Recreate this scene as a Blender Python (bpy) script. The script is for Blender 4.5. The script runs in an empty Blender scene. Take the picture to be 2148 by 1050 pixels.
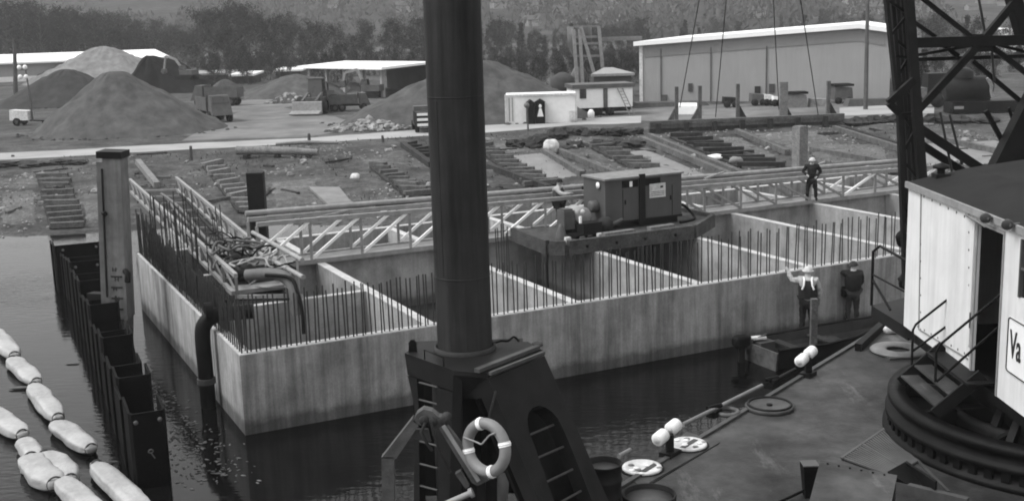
import bpy, bmesh, math, random
from mathutils import Vector as V, Matrix, noise as NZ
random.seed(7)
sc = bpy.context.scene
COL = sc.collection
rnd = random.uniform

# ------------------------------------------------------------------ camera
CAMH, FPX, PITCH, ROLL = 9.2, 2427.47, .194017, -.029412
cp, sp, cr, sr = math.cos(PITCH), math.sin(PITCH), math.cos(ROLL), math.sin(ROLL)
CF = V((0, cp, -sp)); CR = V((cr, sr*sp, sr*cp)); CU = V((-sr, cr*sp, cr*cp))
CAM0 = V((0, 0, CAMH))
def ray(x, y): return CF + CR*((x-1074)/FPX) - CU*((y-525)/FPX)
def G(x, y, z=0.0):                       # point of a level plane
    d = ray(x, y); return CAM0 + d*((z-CAMH)/d.z)
def D(x, y, dep):                         # point at a distance dep along Y
    d = ray(x, y); return CAM0 + d*(dep/d.y)
def PJ(P):
    d = V(P)-CAM0; z = d.dot(CF); return 1074+FPX*d.dot(CR)/z, 525-FPX*d.dot(CU)/z
def HT(b, y):                             # height of a vertical through b
    lo, hi = -5.0, 90.0
    for _ in range(40):
        m = (lo+hi)/2
        if PJ((b[0], b[1], m))[1] > y: lo = m
        else: hi = m
    return m
cam = bpy.data.cameras.new('camera'); co = bpy.data.objects.new('camera', cam); COL.objects.link(co)
cam.sensor_width = 36; cam.lens = 36*FPX/2148; cam.clip_start = .1; cam.clip_end = 9000
M = Matrix((CR, CU, -CF)).transposed().to_4x4(); M.translation = CAM0
co.matrix_world = M; sc.camera = co

# ------------------------------------------------------------------ terrain height
YARD = 1.0
def shore(x): return 54.4 + max(0, x-12)*.12 + .6*math.sin(x*.35)
def roady(x):
    pts = [(-400, 40), (-60, 74), (-35, 79.3), (-26, 82), (-15, 84.8), (-6.7, 87.7), (-1, 89.8), (5, 90.5), (10.6, 90.5), (20, 89), (60, 88), (500, 88)]
    for (a, b), (c, d) in zip(pts, pts[1:]):
        if x <= c: return b+(d-b)*(x-a)/(c-a)
    return 88
def n2(x, y, s, k=0): return NZ.noise(V((x*s, y*s, k*7.3)))
def height(x, y):
    ys, yr = shore(x), max(roady(x)-1.2, shore(x)+4)
    d = y-ys
    if d < 0: return max(-2.5, .14*d)
    if y >= yr: return YARD
    t = d/(yr-ys)
    m = min(1, d/2)*min(1, (yr-y)/2)
    return YARD*(.62*t+.38*min(1, d/5)) + m*(.16*n2(x, y, .35)+.10*n2(x, y, .9, 1)+.05*n2(x, y, 2.2, 2))
def T(x, y):                              # point of the terrain seen at a pixel
    d = ray(x, y); t = (1.2-CAMH)/d.z; P = CAM0+d*t
    for _ in range(400):
        if P.z <= height(P.x, P.y)+.003: break
        t += max(.02, (P.z-height(P.x, P.y))*.8); P = CAM0+d*t
    P.z = height(P.x, P.y); return P

# ------------------------------------------------------------------ materials (all neutral greys: a black and white place)
def mat(name, v=.2, rough=.7, var=.25, scale=3.0, bump=0.0, bscale=None, metal=0.0, spec=.2, streak=0.0, kind=None, v2=None, coord='Object'):
    m = bpy.data.materials.new(name); m.use_nodes = True
    nt = m.node_tree; N, L = nt.nodes, nt.links
    b = N['Principled BSDF']; b.inputs['Roughness'].default_value = rough; b.inputs['Metallic'].default_value = metal
    b.inputs['Specular IOR Level'].default_value = spec
    tc = N.new('ShaderNodeTexCoord')
    def nz(sc_, det=6, vec=None, rg=.6):
        n = N.new('ShaderNodeTexNoise'); n.inputs['Scale'].default_value = sc_; n.inputs['Detail'].default_value = det; n.inputs['Roughness'].default_value = rg
        L.new(vec or tc.outputs[coord], n.inputs['Vector']); return n.outputs['Fac']
    def ramp(fac, stops):
        r = N.new('ShaderNodeValToRGB'); e = r.color_ramp.elements
        while len(e) < len(stops): e.new(.5)
        for k, (p, c) in enumerate(stops): e[k].position = p; e[k].color = (c, c, c, 1)
        L.new(fac, r.inputs['Fac']); return r.outputs['Color']
    def mix(kind_, fac, a, c):
        x = N.new('ShaderNodeMix'); x.data_type = 'RGBA'; x.blend_type = kind_
        if isinstance(fac, float): x.inputs['Factor'].default_value = fac
        else: L.new(fac, x.inputs['Factor'])
        L.new(a, x.inputs['A']); L.new(c, x.inputs['B']); return x.outputs['Result']
    lo, hi = v*(1-var), v*(1+var)
    col = ramp(nz(scale, 8), [(.3, lo), (.7, hi)])
    col = mix('MULTIPLY', 1.0, col, ramp(nz(scale*.17, 4), [(.3, 1-var*.6), (.7, 1+var*.3)]))
    def stretched(sx, sy, sz):
        mp = N.new('ShaderNodeMapping'); mp.inputs['Scale'].default_value = (sx, sy, sz); L.new(tc.outputs[coord], mp.inputs['Vector']); return mp.outputs['Vector']
    if streak:                            # run-down stains, long in z
        s = ramp(nz(2.6, 7, stretched(1, 1, .07), .7), [(.36, 1-streak), (.56, 1.0), (.9, 1+streak*.25)])
        col = mix('MULTIPLY', 1.0, col, s)
        s2 = ramp(nz(9, 5, stretched(1, 1, .05), .6), [(.4, 1-streak*.45), (.6, 1.0)])
        col = mix('MULTIPLY', 1.0, col, s2)
    hgt = None
    if kind == 'ribbed':                  # profiled sheet metal
        w = N.new('ShaderNodeTexWave'); w.inputs['Scale'].default_value = 1.2; w.bands_direction = 'X'; L.new(tc.outputs[coord], w.inputs['Vector'])
        hgt = w.outputs['Fac']; bump = bump or .12
    if kind == 'wood':
        g = nz(3, 6, stretched(1.2, 1.2, 1.2)); col = mix('MULTIPLY', 1.0, col, ramp(nz(14, 5), [(.35, .6), (.65, 1.15)]))
    if kind == 'speckle':                 # pebbles, litter, pale bits
        vo = N.new('ShaderNodeTexVoronoi'); vo.inputs['Scale'].default_value = bscale or 3; L.new(tc.outputs[coord], vo.inputs['Vector'])
        col = mix('MULTIPLY', 1.0, col, ramp(vo.outputs['Distance'], [(.0, 1.5), (.22, 1.0), (.8, .8)]))
        col = mix('MULTIPLY', 1.0, col, ramp(nz(scale*3.6, 8, None, .75), [(.34, .5), (.5, 1.0), (.68, 1.45)]))
        col = mix('MULTIPLY', 1.0, col, ramp(nz(scale*11, 6, None, .8), [(.36, .55), (.5, 1.0), (.64, 1.6)]))
    if kind == 'concrete':                # clouds, blotches and a few long dark runs
        col = mix('MULTIPLY', 1.0, col, ramp(nz(.55, 9, None, .68), [(.32, .62), (.5, 1.0), (.7, 1.18)]))
        col = mix('MULTIPLY', 1.0, col, ramp(nz(.9, 6, stretched(1, 1, .16), .6), [(.6, 1.0), (.72, .55)]))
        col = mix('MULTIPLY', 1.0, col, ramp(nz(22, 4), [(.3, .86), (.6, 1.05)]))
        sx = N.new('ShaderNodeSeparateXYZ'); L.new(tc.outputs[coord], sx.inputs[0])
        ad = N.new('ShaderNodeMath'); ad.operation = 'MULTIPLY_ADD'; L.new(nz(1.6, 6), ad.inputs[0]); ad.inputs[1].default_value = -.5; L.new(sx.outputs['Z'], ad.inputs[2])
        col = mix('MULTIPLY', 1.0, col, ramp(ad.outputs[0], [(.0, .42), (.16, .92), (.3, 1.0)]))
    if kind == 'deck':                    # worn plate: scuffs and welded seams
        s = ramp(nz(.55, 9, None, .7), [(.33, .42), (.5, 1.0), (.68, 1.6)]); col = mix('MULTIPLY', 1.0, col, s)
        sc_ = ramp(nz(1.3, 9, stretched(1, .25, 1), .75), [(.57, 1.0), (.7, 2.6)]); col = mix('MULTIPLY', 1.0, col, sc_)
    L.new(col, b.inputs['Base Color'])
    if bump or hgt is not None:
        bp = N.new('ShaderNodeBump'); bp.inputs['Strength'].default_value = bump or .4; bp.inputs['Distance'].default_value = .06
        L.new(hgt if hgt is not None else nz(bscale or scale*3, 7), bp.inputs['Height']); L.new(bp.outputs['Normal'], b.inputs['Normal'])
    return m

MT = {}
def mk(name, **k): MT[name] = mat(name, **k)
mk('hazed_twigs', v=.05, rough=1, var=.35, scale=.03, spec=0)  # lighter than the near twigs: distance haze put into the colour
mk('raft_timber', v=.06, rough=.9, var=.45, scale=2.5, kind='wood', bump=.3, bscale=16)
mk('far_wall', v=.2, rough=.8, var=.2, scale=.2)
mk('concrete', v=0.31, rough=.85, var=0.2, scale=1.3, streak=0.42, bump=.1, bscale=14, kind='concrete')
mk('concrete_inner', v=0.31, rough=.85, var=0.2, scale=1.6, streak=0.2, kind='concrete')
mk('pile_concrete', v=0.15, rough=.9, var=.22, scale=2.2, streak=.25, bump=.3, bscale=9)
mk('rust', v=0.03, rough=.75, var=.35, scale=4, bump=.2, bscale=25, spec=0.08)
mk('rebar', v=0.042, rough=.8, var=.4, scale=9, spec=0.07)
mk('spud', v=0.03, rough=.5, var=.22, scale=1.2, streak=0.5, bump=.12, bscale=20, spec=0.07)
mk('black_steel', v=0.007, rough=.5, var=0.5, scale=3, bump=.08, bscale=18, spec=0.07)
mk('dark_steel', v=0.012, rough=.5, var=.3, scale=3, bump=.08, bscale=18, spec=0.07)
mk('sheet_steel', v=0.004, rough=.7, var=.4, scale=2.5, streak=.4, bump=.2, bscale=12, spec=0.07)
mk('grey_steel', v=0.05, rough=.55, var=.25, scale=4, bump=.08, bscale=15)
mk('worn_grey', v=0.06, rough=.65, var=.45, scale=5, bump=.2, bscale=15)
mk('pale_steel', v=0.22, rough=.5, var=.22, scale=4)
mk('galv', v=0.15, rough=.5, var=.25, scale=5)
mk('white_paint', v=0.62, rough=.45, var=.05, scale=2, streak=0.12, bump=0.12, bscale=5)
mk('white', v=0.7, rough=.5, var=.06, scale=3)
mk('dirty_white', v=0.5, rough=.6, var=.28, scale=6, bump=.15, bscale=12)
mk('generator', v=0.07, rough=.45, var=.1, scale=1.5, streak=.1, spec=0.08)
mk('roof_felt', v=0.018, rough=.8, var=.2, scale=1.5, bump=.1, bscale=20, spec=0.08)
mk('deck', v=0.045, rough=.62, var=.35, scale=1.7, kind='deck', bump=.15, bscale=14, spec=0.14)
mk('timber', v=0.095, rough=.9, var=.35, scale=2.5, kind='wood', bump=.3, bscale=20)
mk('dark_timber', v=0.028, rough=.9, var=.45, scale=2.5, kind='wood', bump=.3, bscale=16)
mk('pale_timber', v=0.17, rough=.9, var=.25, scale=2.5, kind='wood', bump=.2, bscale=16)
mk('ground', v=0.058, rough=.95, var=0.65, scale=.55, bump=.6, bscale=3.5, kind='speckle')
mk('road', v=0.27, rough=.95, var=.16, scale=.35, bump=.2, bscale=5)
mk('dirt', v=0.125, rough=.95, var=0.38, scale=0.35, bump=.25, bscale=4)
mk('sand', v=0.17, rough=.95, var=.16, scale=.9, bump=.3, bscale=8)
mk('bank_dirt', v=0.095, rough=.95, var=.35, scale=.9, bump=.4, bscale=6, kind='speckle')
mk('mud', v=0.022, rough=.9, var=.5, scale=1.1, bump=.6, bscale=5)
mk('gravel_mid', v=0.062, rough=.95, var=0.38, scale=0.9, bump=1.0, bscale=2.2)
mk('gravel_pale', v=0.155, rough=.95, var=0.28, scale=0.9, bump=1.0, bscale=2.2)
mk('gravel_dark', v=0.032, rough=.95, var=0.28, scale=0.9, bump=1.0, bscale=2.2)
mk('coal', v=0.012, rough=.95, var=.5, scale=.6, bump=.6, bscale=5, spec=0.08)
mk('stone', v=0.22, rough=.9, var=.5, scale=2, bump=.4, bscale=7)
mk('cladding', v=0.275, rough=.6, var=.05, scale=.4, kind='ribbed', streak=.05)
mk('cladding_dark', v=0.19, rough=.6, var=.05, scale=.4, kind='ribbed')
mk('white_roof', v=.80, rough=.5, var=.04, scale=.3, kind='ribbed')
mk('dark_wall', v=0.05, rough=.8, var=.3, scale=.5)  # one dark grey for walls, vents, louvres and far roofs
mk('machine', v=0.075, rough=.5, var=.25, scale=2)
mk('glass', v=.02, rough=.12, var=.2, scale=2, spec=.6)
mk('tyre', v=0.012, rough=.9, var=.3, scale=4)
mk('bark', v=.07, rough=.95, var=.3, scale=2)
mk('twigs', v=0.034, rough=1, var=.45, scale=.35, spec=.1)
mk('evergreen', v=0.022, rough=1, var=.4, scale=.4, spec=.1)
mk('hill', v=0.04, rough=1, var=0.4, scale=.012, spec=0, kind='speckle', bscale=.03)
mk('skin', v=.34, rough=.6, var=.05, scale=3)
mk('dark_cloth', v=.014, rough=.95, var=.3, scale=8)
mk('mid_cloth', v=0.04, rough=.95, var=.25, scale=8)
mk('jeans', v=0.03, rough=.95, var=.25, scale=8)
mk('pale_cloth', v=.33, rough=.95, var=.15, scale=8)
mk('vest', v=0.02, rough=.8, var=.2, scale=8)
mk('boom_fabric', v=0.3, rough=.6, var=0.2, scale=3, bump=0.5, bscale=7)
mk('ring', v=0.16, rough=.5, var=.15, scale=5)
mk('grass', v=0.09, rough=1, var=.4, scale=1)
mk('ink', v=.02, rough=.6, var=.1, scale=3)
mk('hull', v=0.02, rough=.55, var=.3, scale=3, spec=0.08)
mk('cable', v=.03, rough=.6, var=.1, scale=3)
mk('hose_grey', v=0.1, rough=.6, var=.2, scale=5)

# ------------------------------------------------------------------ mesh builder (world coordinates)
class MB:
    def __init__(s, X=None): s.v = []; s.f = []; s.sm = []; s.X = X
    def add(s, vs, fs, smooth=False):
        o = len(s.v); s.v += [(s.X @ V(p) if s.X else V(p)) for p in vs]; s.f += [tuple(i+o for i in f) for f in fs]; s.sm += [smooth]*len(fs); return s
    def hexa(s, b, t):                    # four bottom, four top points
        return s.add(list(b)+list(t), [(3, 2, 1, 0), (4, 5, 6, 7), (0, 1, 5, 4), (1, 2, 6, 5), (2, 3, 7, 6), (3, 0, 4, 7)])
    def box(s, c, size, rz=0, up=False):  # centre (or base centre when up)
        c = V(c); x, y, z = size; ca, sa = math.cos(rz), math.sin(rz)
        def q(a, b, h): return c+V((a*ca-b*sa, a*sa+b*ca, h))
        z0, z1 = (0, z) if up else (-z/2, z/2)
        P = [(-x/2, -y/2), (x/2, -y/2), (x/2, y/2), (-x/2, y/2)]
        return s.hexa([q(a, b, z0) for a, b in P], [q(a, b, z1) for a, b in P])
    def beam(s, p, q, w, h=None, up=(0, 0, 1)):
        p, q = V(p), V(q); h = h or w; d = (q-p).normalized(); up = V(up)
        if abs(d.dot(up)) > .98: up = V((0, 1, 0)) if abs(d.y) < .9 else V((1, 0, 0))
        a = d.cross(up).normalized()*(w/2); b = a.cross(d).normalized()*(h/2)
        return s.hexa([p-a-b, p+a-b, p+a+b, p-a+b], [q-a-b, q+a-b, q+a+b, q-a+b])
    def tube(s, pts, r, n=8, cap=True):
        pts = [V(p) for p in pts]; rs = r if isinstance(r, (list, tuple)) else [r]*len(pts)
        rings = []; ref = None
        for i, p in enumerate(pts):
            d = (pts[min(i+1, len(pts)-1)]-pts[max(i-1, 0)]).normalized()
            if ref is None:
                ref = V((0, 0, 1)) if abs(d.z) < .9 else V((1, 0, 0))
            a = d.cross(ref).normalized(); b = a.cross(d).normalized(); ref = b if abs(d.dot(b)) < .9 else ref
            rings.append([p+a*math.cos(2*math.pi*k/n)*rs[i]+b*math.sin(2*math.pi*k/n)*rs[i] for k in range(n)])
        vs = [p for R in rings for p in R]; fs = []
        for i in range(len(pts)-1):
            for k in range(n):
                fs.append((i*n+k, i*n+(k+1) % n, (i+1)*n+(k+1) % n, (i+1)*n+k))
        s.add(vs, fs, n > 5)
        if cap: s.add(rings[0], [tuple(range(n))[::-1]]); s.add(rings[-1], [tuple(range(n))])
        return s
    def prism(s, poly, ext):              # planar polygon swept by a vector
        n = len(poly); ext = V(ext); poly = [V(p) for p in poly]
        return s.add(poly+[p+ext for p in poly], [tuple(range(n))[::-1], tuple(range(n, 2*n))]+[(i, (i+1) % n, n+(i+1) % n, n+i) for i in range(n)])
    def sheet(s, poly): return s.add(poly, [tuple(range(len(poly)))])
    def lathe(s, c, prof, n=24, axis=(0, 0, 1), arc=(0, 2*math.pi)):
        c = V(c); ax = V(axis).normalized(); a = ax.orthogonal().normalized(); b = ax.cross(a)
        full = abs(arc[1]-arc[0]-2*math.pi) < 1e-6; m = n if full else n+1
        vs = [c+ax*z+(a*math.cos(t)+b*math.sin(t))*r for r, z in prof for t in [arc[0]+(arc[1]-arc[0])*k/n for k in range(m)]]
        fs = [(i*m+k, i*m+(k+1) % m, (i+1)*m+(k+1) % m, (i+1)*m+k) for i in range(len(prof)-1) for k in range(n)]
        return s.add(vs, fs, True)
    def torus(s, c, R, r, axis, n=36, m=10, sq=1.0):
        ax = V(axis).normalized(); a = ax.orthogonal().normalized(); b = ax.cross(a); c = V(c); vs = []; fs = []
        for i in range(n):
            t = 2*math.pi*i/n; e = a*math.cos(t)+b*math.sin(t)
            for k in range(m):
                u = 2*math.pi*k/m; vs.append(c+e*(R+r*math.cos(u))+ax*r*sq*math.sin(u))
                fs.append((i*m+k, ((i+1) % n)*m+k, ((i+1) % n)*m+(k+1) % m, i*m+(k+1) % m))
        return s.add(vs, fs, True)
    def blob(s, c, rad, nz=.2, fr=1.5, n=10, m=7, seed=0, power=1.0, rz=0, smooth=True):
        c = V(c); vs = []; fs = []; ca, sa = math.cos(rz), math.sin(rz)
        def sg(x): return math.copysign(abs(x)**power, x)
        for i in range(m+1):
            ph = -math.pi/2+math.pi*i/m
            for k in range(n):
                t = 2*math.pi*k/n
                d = V((sg(math.cos(ph))*sg(math.cos(t)), sg(math.cos(ph))*sg(math.sin(t)), sg(math.sin(ph))))
                d = d*(1+nz*NZ.noise(d*fr+V((seed*3.1, seed*1.7, seed))))
                x, y, z = d.x*rad[0], d.y*rad[1], d.z*rad[2]
                vs.append(c+V((x*ca-y*sa, x*sa+y*ca, z)))
        for i in range(m):
            for k in range(n): fs.append((i*n+k, i*n+(k+1) % n, (i+1)*n+(k+1) % n, (i+1)*n+k))
        return s.add(vs, fs, smooth)
    def build(s, name, material, parent=None, loc=None, label=None, cat=None, group=None, kind=None):
        me = bpy.data.meshes.new(name)
        base = V((0, 0, 0)); p = parent
        while p is not None: base += p.location; p = p.parent
        off = V(loc) if (loc is not None and parent is None) else V((0, 0, 0))
        me.from_pydata([tuple(v-base-off) for v in s.v], [], s.f)
        me.polygons.foreach_set('use_smooth', s.sm)
        bm = bmesh.new(); bm.from_mesh(me); bmesh.ops.recalc_face_normals(bm, faces=bm.faces); bm.to_mesh(me); bm.free()
        me.materials.append(MT[material])
        o = bpy.data.objects.new(name, me); COL.objects.link(o); o.location = off
        if parent is not None: o.parent = parent
        return tag(o, label, cat, group, kind)
def tag(o, label=None, cat=None, group=None, kind=None):
    for k, x in (('label', label), ('category', cat), ('group', group), ('kind', kind)):
        if x: o[k] = x
    return o
def thing(name, loc, label, cat, group=None):
    o = bpy.data.objects.new(name, None); COL.objects.link(o); o.location = V(loc); o.empty_display_size = .3
    return tag(o, label, cat, group)
def dup(root, loc, label=None):
    r = root.copy(); COL.objects.link(r); r.location = V(loc)
    if label: r['label'] = label
    for ch in list(root.children):
        c = ch.copy(); COL.objects.link(c); c.parent = r
        for g in list(ch.children):
            d = g.copy(); COL.objects.link(d); d.parent = c
    return r
def lerp(a, b, t): return V(a)+(V(b)-V(a))*t

def curve(pts, k=5):                        # smooth line through the points
    pts = [V(p) for p in pts]; out = []
    for i in range(len(pts)-1):
        p0, p1, p2, p3 = pts[max(i-1, 0)], pts[i], pts[i+1], pts[min(i+2, len(pts)-1)]
        for j in range(k):
            t = j/k; out.append(.5*((2*p1)+(p2-p0)*t+(2*p0-5*p1+4*p2-p3)*t*t+(3*p1-p0-3*p2+p3)*t**3))
    return out+[pts[-1]]
# ------------------------------------------------------------------ sky, sun
w = bpy.data.worlds.new('World'); sc.world = w; w.use_nodes = True
nt = w.node_tree; bg = nt.nodes['Background']
sky = nt.nodes.new('ShaderNodeTexSky'); sky.sky_type = 'NISHITA'; sky.sun_disc = False
SUN_AZ = math.radians(-98); SUN_EL = math.radians(52)      # measured from +Y, to the left
sky.sun_elevation = SUN_EL; sky.sun_rotation = SUN_AZ; sky.dust_density = 6; sky.air_density = 1.5
bw = nt.nodes.new('ShaderNodeRGBToBW'); nt.links.new(sky.outputs[0], bw.inputs[0]); mxs = nt.nodes.new('ShaderNodeMix'); mxs.data_type = 'RGBA'; mxs.inputs['Factor'].default_value = .6   # cloud veil evens the sky out
nt.links.new(bw.outputs[0], mxs.inputs['A']); mxs.inputs['B'].default_value = (7.5, 7.5, 7.5, 1); nt.links.new(mxs.outputs['Result'], bg.inputs['Color'])
bg.inputs['Strength'].default_value = .13
sd = bpy.data.lights.new('sun', 'SUN'); so = bpy.data.objects.new('sun', sd); COL.objects.link(so)
sd.energy = 1.9; sd.angle = math.radians(30)
sdir = V((math.sin(SUN_AZ)*math.cos(SUN_EL), math.cos(SUN_AZ)*math.cos(SUN_EL), math.sin(SUN_EL)))
so.rotation_euler = (-sdir).to_track_quat('-Z', 'Y').to_euler()
sc.view_settings.view_transform = 'Standard'; sc.view_settings.look = 'None'; sc.view_settings.gamma = 1; sc.view_settings.exposure = .75
sc.cycles.use_denoising = True; sc.cycles.filter_width = 1.9; sc.cycles.max_bounces = 6; sc.cycles.volume_bounces = 0

# ------------------------------------------------------------------ ground, water, road, hills
def grow(a, b, step, f):
    out = []; x = a
    while x < b: out.append(x); step *= f; x += step
    out.append(b); return out
xs = sorted(set([-x for x in grow(50, 2600, 1, 1.25)]+[i*.6 for i in range(-83, 84)]+grow(50, 2600, 1, 1.25)))
ys = sorted(set([40+i*.6 for i in range(0, 100)]+grow(100, 4000, .8, 1.2)))
mb = MB(); nx = len(xs)
mb.add([(x, y, height(x, y)) for y in ys for x in xs], [(j*nx+i, j*nx+i+1, (j+1)*nx+i+1, (j+1)*nx+i) for j in range(len(ys)-1) for i in range(nx-1)], True)
mb.build('ground', 'ground', kind='structure')

def water():
    m = bpy.data.materials.new('water'); m.use_nodes = True; N, L = m.node_tree.nodes, m.node_tree.links
    b = N['Principled BSDF']; b.inputs['Base Color'].default_value = (.003, .003, .003, 1); b.inputs['Roughness'].default_value = .06; b.inputs['IOR'].default_value = 1.27; b.inputs['Specular IOR Level'].default_value = .3
    tc = N.new('ShaderNodeTexCoord')
    def nz(s, mp=None, det=3):
        n = N.new('ShaderNodeTexNoise'); n.inputs['Scale'].default_value = s; n.inputs['Detail'].default_value = det
        mm = N.new('ShaderNodeMapping'); mm.inputs['Scale'].default_value = mp or (1, 1, 1); mm.inputs['Rotation'].default_value = (0, 0, .45)
        L.new(tc.outputs['Object'], mm.inputs['Vector']); L.new(mm.outputs[0], n.inputs['Vector']); return n.outputs['Fac']
    big = N.new('ShaderNodeMapRange'); L.new(nz(.12, None, 2), big.inputs[0]); big.inputs[1].default_value = .45; big.inputs[2].default_value = .68; big.inputs[3].default_value = .12; big.inputs[4].default_value = 1
    mu = N.new('ShaderNodeMath'); mu.operation = 'MULTIPLY'; L.new(nz(2.2, (.8, 2.2, 1)), mu.inputs[0]); L.new(big.outputs[0], mu.inputs[1])
    bp = N.new('ShaderNodeBump'); bp.inputs['Strength'].default_value = .24; bp.inputs['Distance'].default_value = .12
    L.new(mu.outputs[0], bp.inputs['Height']); L.new(bp.outputs[0], b.inputs['Normal'])
    MT['water'] = m
water()
MB().sheet([(-500, -60, 0), (500, -60, 0), (500, 90, 0), (-500, 90, 0)]).build('water', 'water', kind='structure')

def strip(lower, upper, z, name, material, sub=6):
    mb = MB(); rows = []
    def res(pl):
        out = []
        for a, b in zip(pl, pl[1:]):
            for k in range(sub): out.append(lerp(a, b, k/sub))
        return out+[V(pl[-1])]
    lo = res([G(x, y, YARD) for x, y in lower]); up = res([G(x, y, YARD) for x, y in upper]); n = len(lo)
    for i in range(n):
        w_ = .5*n2(lo[i].x, lo[i].y, .5); lo[i].z = up[i].z = z; lo[i].y += w_; up[i].y += .5*n2(up[i].x, up[i].y, .4, 3)
    mb.add(lo+up, [(i, i+1, n+i+1, n+i) for i in range(n-1)])
    return mb.build(name, material, kind='structure')
strip([(-120, 343), (0, 336), (150, 328), (300, 319), (640, 301), (880, 286), (1040, 277), (1200, 263), (1345, 258)],
      [(-120, 328), (0, 321), (150, 314), (300, 305), (640, 290), (880, 272), (1040, 262), (1200, 250), (1345, 243)], YARD+.012, 'road', 'road')
strip([(380, 296), (520, 290), (640, 288), (700, 278), (760, 264)], [(440, 262), (500, 236), (560, 217), (640, 236), (700, 244)], YARD+.006, 'dirt_track', 'dirt')
strip([(480, 236), (560, 230), (620, 222), (660, 216)], [(455, 222), (520, 209), (600, 205), (650, 200)], YARD+.004, 'yard_track', 'dirt')
strip([(1190, 255), (1300, 252), (1500, 258), (1700, 262), (1960, 262)], [(1210, 236), (1300, 226), (1500, 219), (1700, 215), (1960, 222)], YARD+.004, 'yard_pavement', 'dirt')
strip([(1760, 243), (1800, 242), (1840, 240), (1880, 238), (1960, 238)], [(1760, 226), (1800, 224), (1840, 222), (1880, 222), (1960, 220)], YARD+.012, 'pale_pavement', 'road')

# hills: wooded slope closing the view
mb = MB(); NXH, NYH = 110, 40
def hz(u, t):
    x = -2400+4800*u; y = 480+1600*t
    h = 1+200*t**1.2 + 22*n2(x, y, .0022)*min(1, t*4)+8*n2(x, y, .009, 2)*min(1, t*6)
    return (x, y, h)
mb.add([hz(i/NXH, j/NYH) for j in range(NYH+1) for i in range(NXH+1)], [(j*(NXH+1)+i, j*(NXH+1)+i+1, (j+1)*(NXH+1)+i+1, (j+1)*(NXH+1)+i) for j in range(NYH) for i in range(NXH)], True)
mb.build('hills', 'hill', kind='structure')
def hillz(x, y):
    t = (y-480)/1600
    return YARD if t < 0 else hz((x+2400)/4800, min(t, 1))[2]

# ------------------------------------------------------------------ stockpiles and rubble
def mound(pl, pr, pyf, pyp, name, material, label, px=None, squash=1.0, nz=.1, seed=0, flat=.10, cat='stockpile', z0=YARD, group=None):
    yf = G((pl+pr)/2, pyf, z0).y; r = 5.0
    for _ in range(30): r = (pr-pl)/2*(yf+r*squash)/FPX
    yc = yf+r*squash; c = D((pl+pr)/2, pyf, yc); cx = c.x
    pk = D(px or (pl+pr)/2, pyp, yc); h = HT((cx, yc), pyp)-z0; ox = pk.x-cx
    n, m = 110, 34; vs = []; fs = []
    for j in range(m+1):
        q = j/m
        for k in range(n):
            t = 2*math.pi*k/n; e = 1+nz*1.2*NZ.noise(V((math.cos(t)*1.7, math.sin(t)*1.7, seed)))
            prof = (math.sqrt(1+flat*flat)-math.sqrt(q*q+flat*flat))/(math.sqrt(1+flat*flat)-flat)
            x = cx+ox*(1-q)+r*q*math.cos(t)*e; y = yc+r*squash*q*math.sin(t)*e
            z = h*prof*(1+nz*.5*math.sin(math.pi*q)*NZ.noise(V((math.cos(t)*3, math.sin(t)*3, seed+q*1.5))))+min(1, 8*q*(1-q))*h/5*(.30*n2(x, y, .35, seed)+.16*n2(x, y, 1.0, seed+1)+.10*n2(x, y, 2.3, seed+2)-.20*abs(NZ.noise(V((math.cos(t)*4.2, math.sin(t)*4.2, seed+q*.6)))))
            vs.append((x, y, z0-.02+max(z, -.02)))
            if j < m: fs.append((j*n+k, j*n+(k+1) % n, (j+1)*n+(k+1) % n, (j+1)*n+k))
    o = MB().add(vs, fs, True).build(name, material, loc=(cx, yc, z0), label=label, cat=cat, group=group)
    rs_ = random.Random(seed*5+1); mt = MB()       # coarse stones rolled to the toe
    for i in range(70):
        t = rs_.uniform(math.pi, 2*math.pi); q = rs_.uniform(.86, 1.12); s = rs_.uniform(.06, .22)
        mt.blob((cx+r*q*math.cos(t), yc+r*squash*q*math.sin(t), z0+s*.2), (s, s*.8, s*.6), .5, 1.6, 6, 4, i, smooth=False)
    mt.build('toe_stones', material, parent=o, kind='stuff')
    return V((cx, yc, z0)), r, h, o
mound(75, 480, 290, 149, 'gravel_pile', 'gravel_mid', 'large mid grey gravel stockpile in front of the other piles at left', px=236, seed=1, squash=.9, flat=.17)
mound(-15, 300, 226, 145, 'gravel_pile', 'gravel_dark', 'dark gravel pile behind the left flank of the big grey pile', px=140, seed=2, squash=.7)
mound(40, 395, 176, 97, 'gravel_pile', 'gravel_pale', 'tall pale gravel pile rising highest, right in front of the long white roof', px=218, seed=3, squash=.6, flat=.12)
mound(232, 448, 197, 116, 'coal_pile', 'coal', 'taller black spoil pile touching the right flank of the pale gravel pile', px=312, seed=4, squash=.55, flat=.16, nz=.5)
mound(300, 452, 195, 132, 'coal_pile', 'coal', 'lower black spoil heap on the right, under the excavator', px=372, seed=14, squash=.6, flat=.3, nz=.5)
mound(705, 1250, 264, 128, 'gravel_pile', 'gravel_mid', 'broad grey gravel stockpile half hidden behind the steel column', px=1010, seed=5, squash=.6, flat=.3)
mound(490, 760, 207, 155, 'gravel_pile', 'gravel_mid', 'low grey gravel pile in front of the open shed', px=620, seed=6, squash=.8, flat=.2)
mound(690, 800, 200, 172, 'gravel_pile', 'gravel_pale', 'small pale gravel pile beside the open shed posts', px=740, seed=8, squash=.8, flat=.2)
mound(425, 520, 200, 166, 'gravel_pile', 'gravel_mid', 'small grey heap at the back of the yard between black pile and low pile', seed=9, squash=.8, flat=.3)
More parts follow.
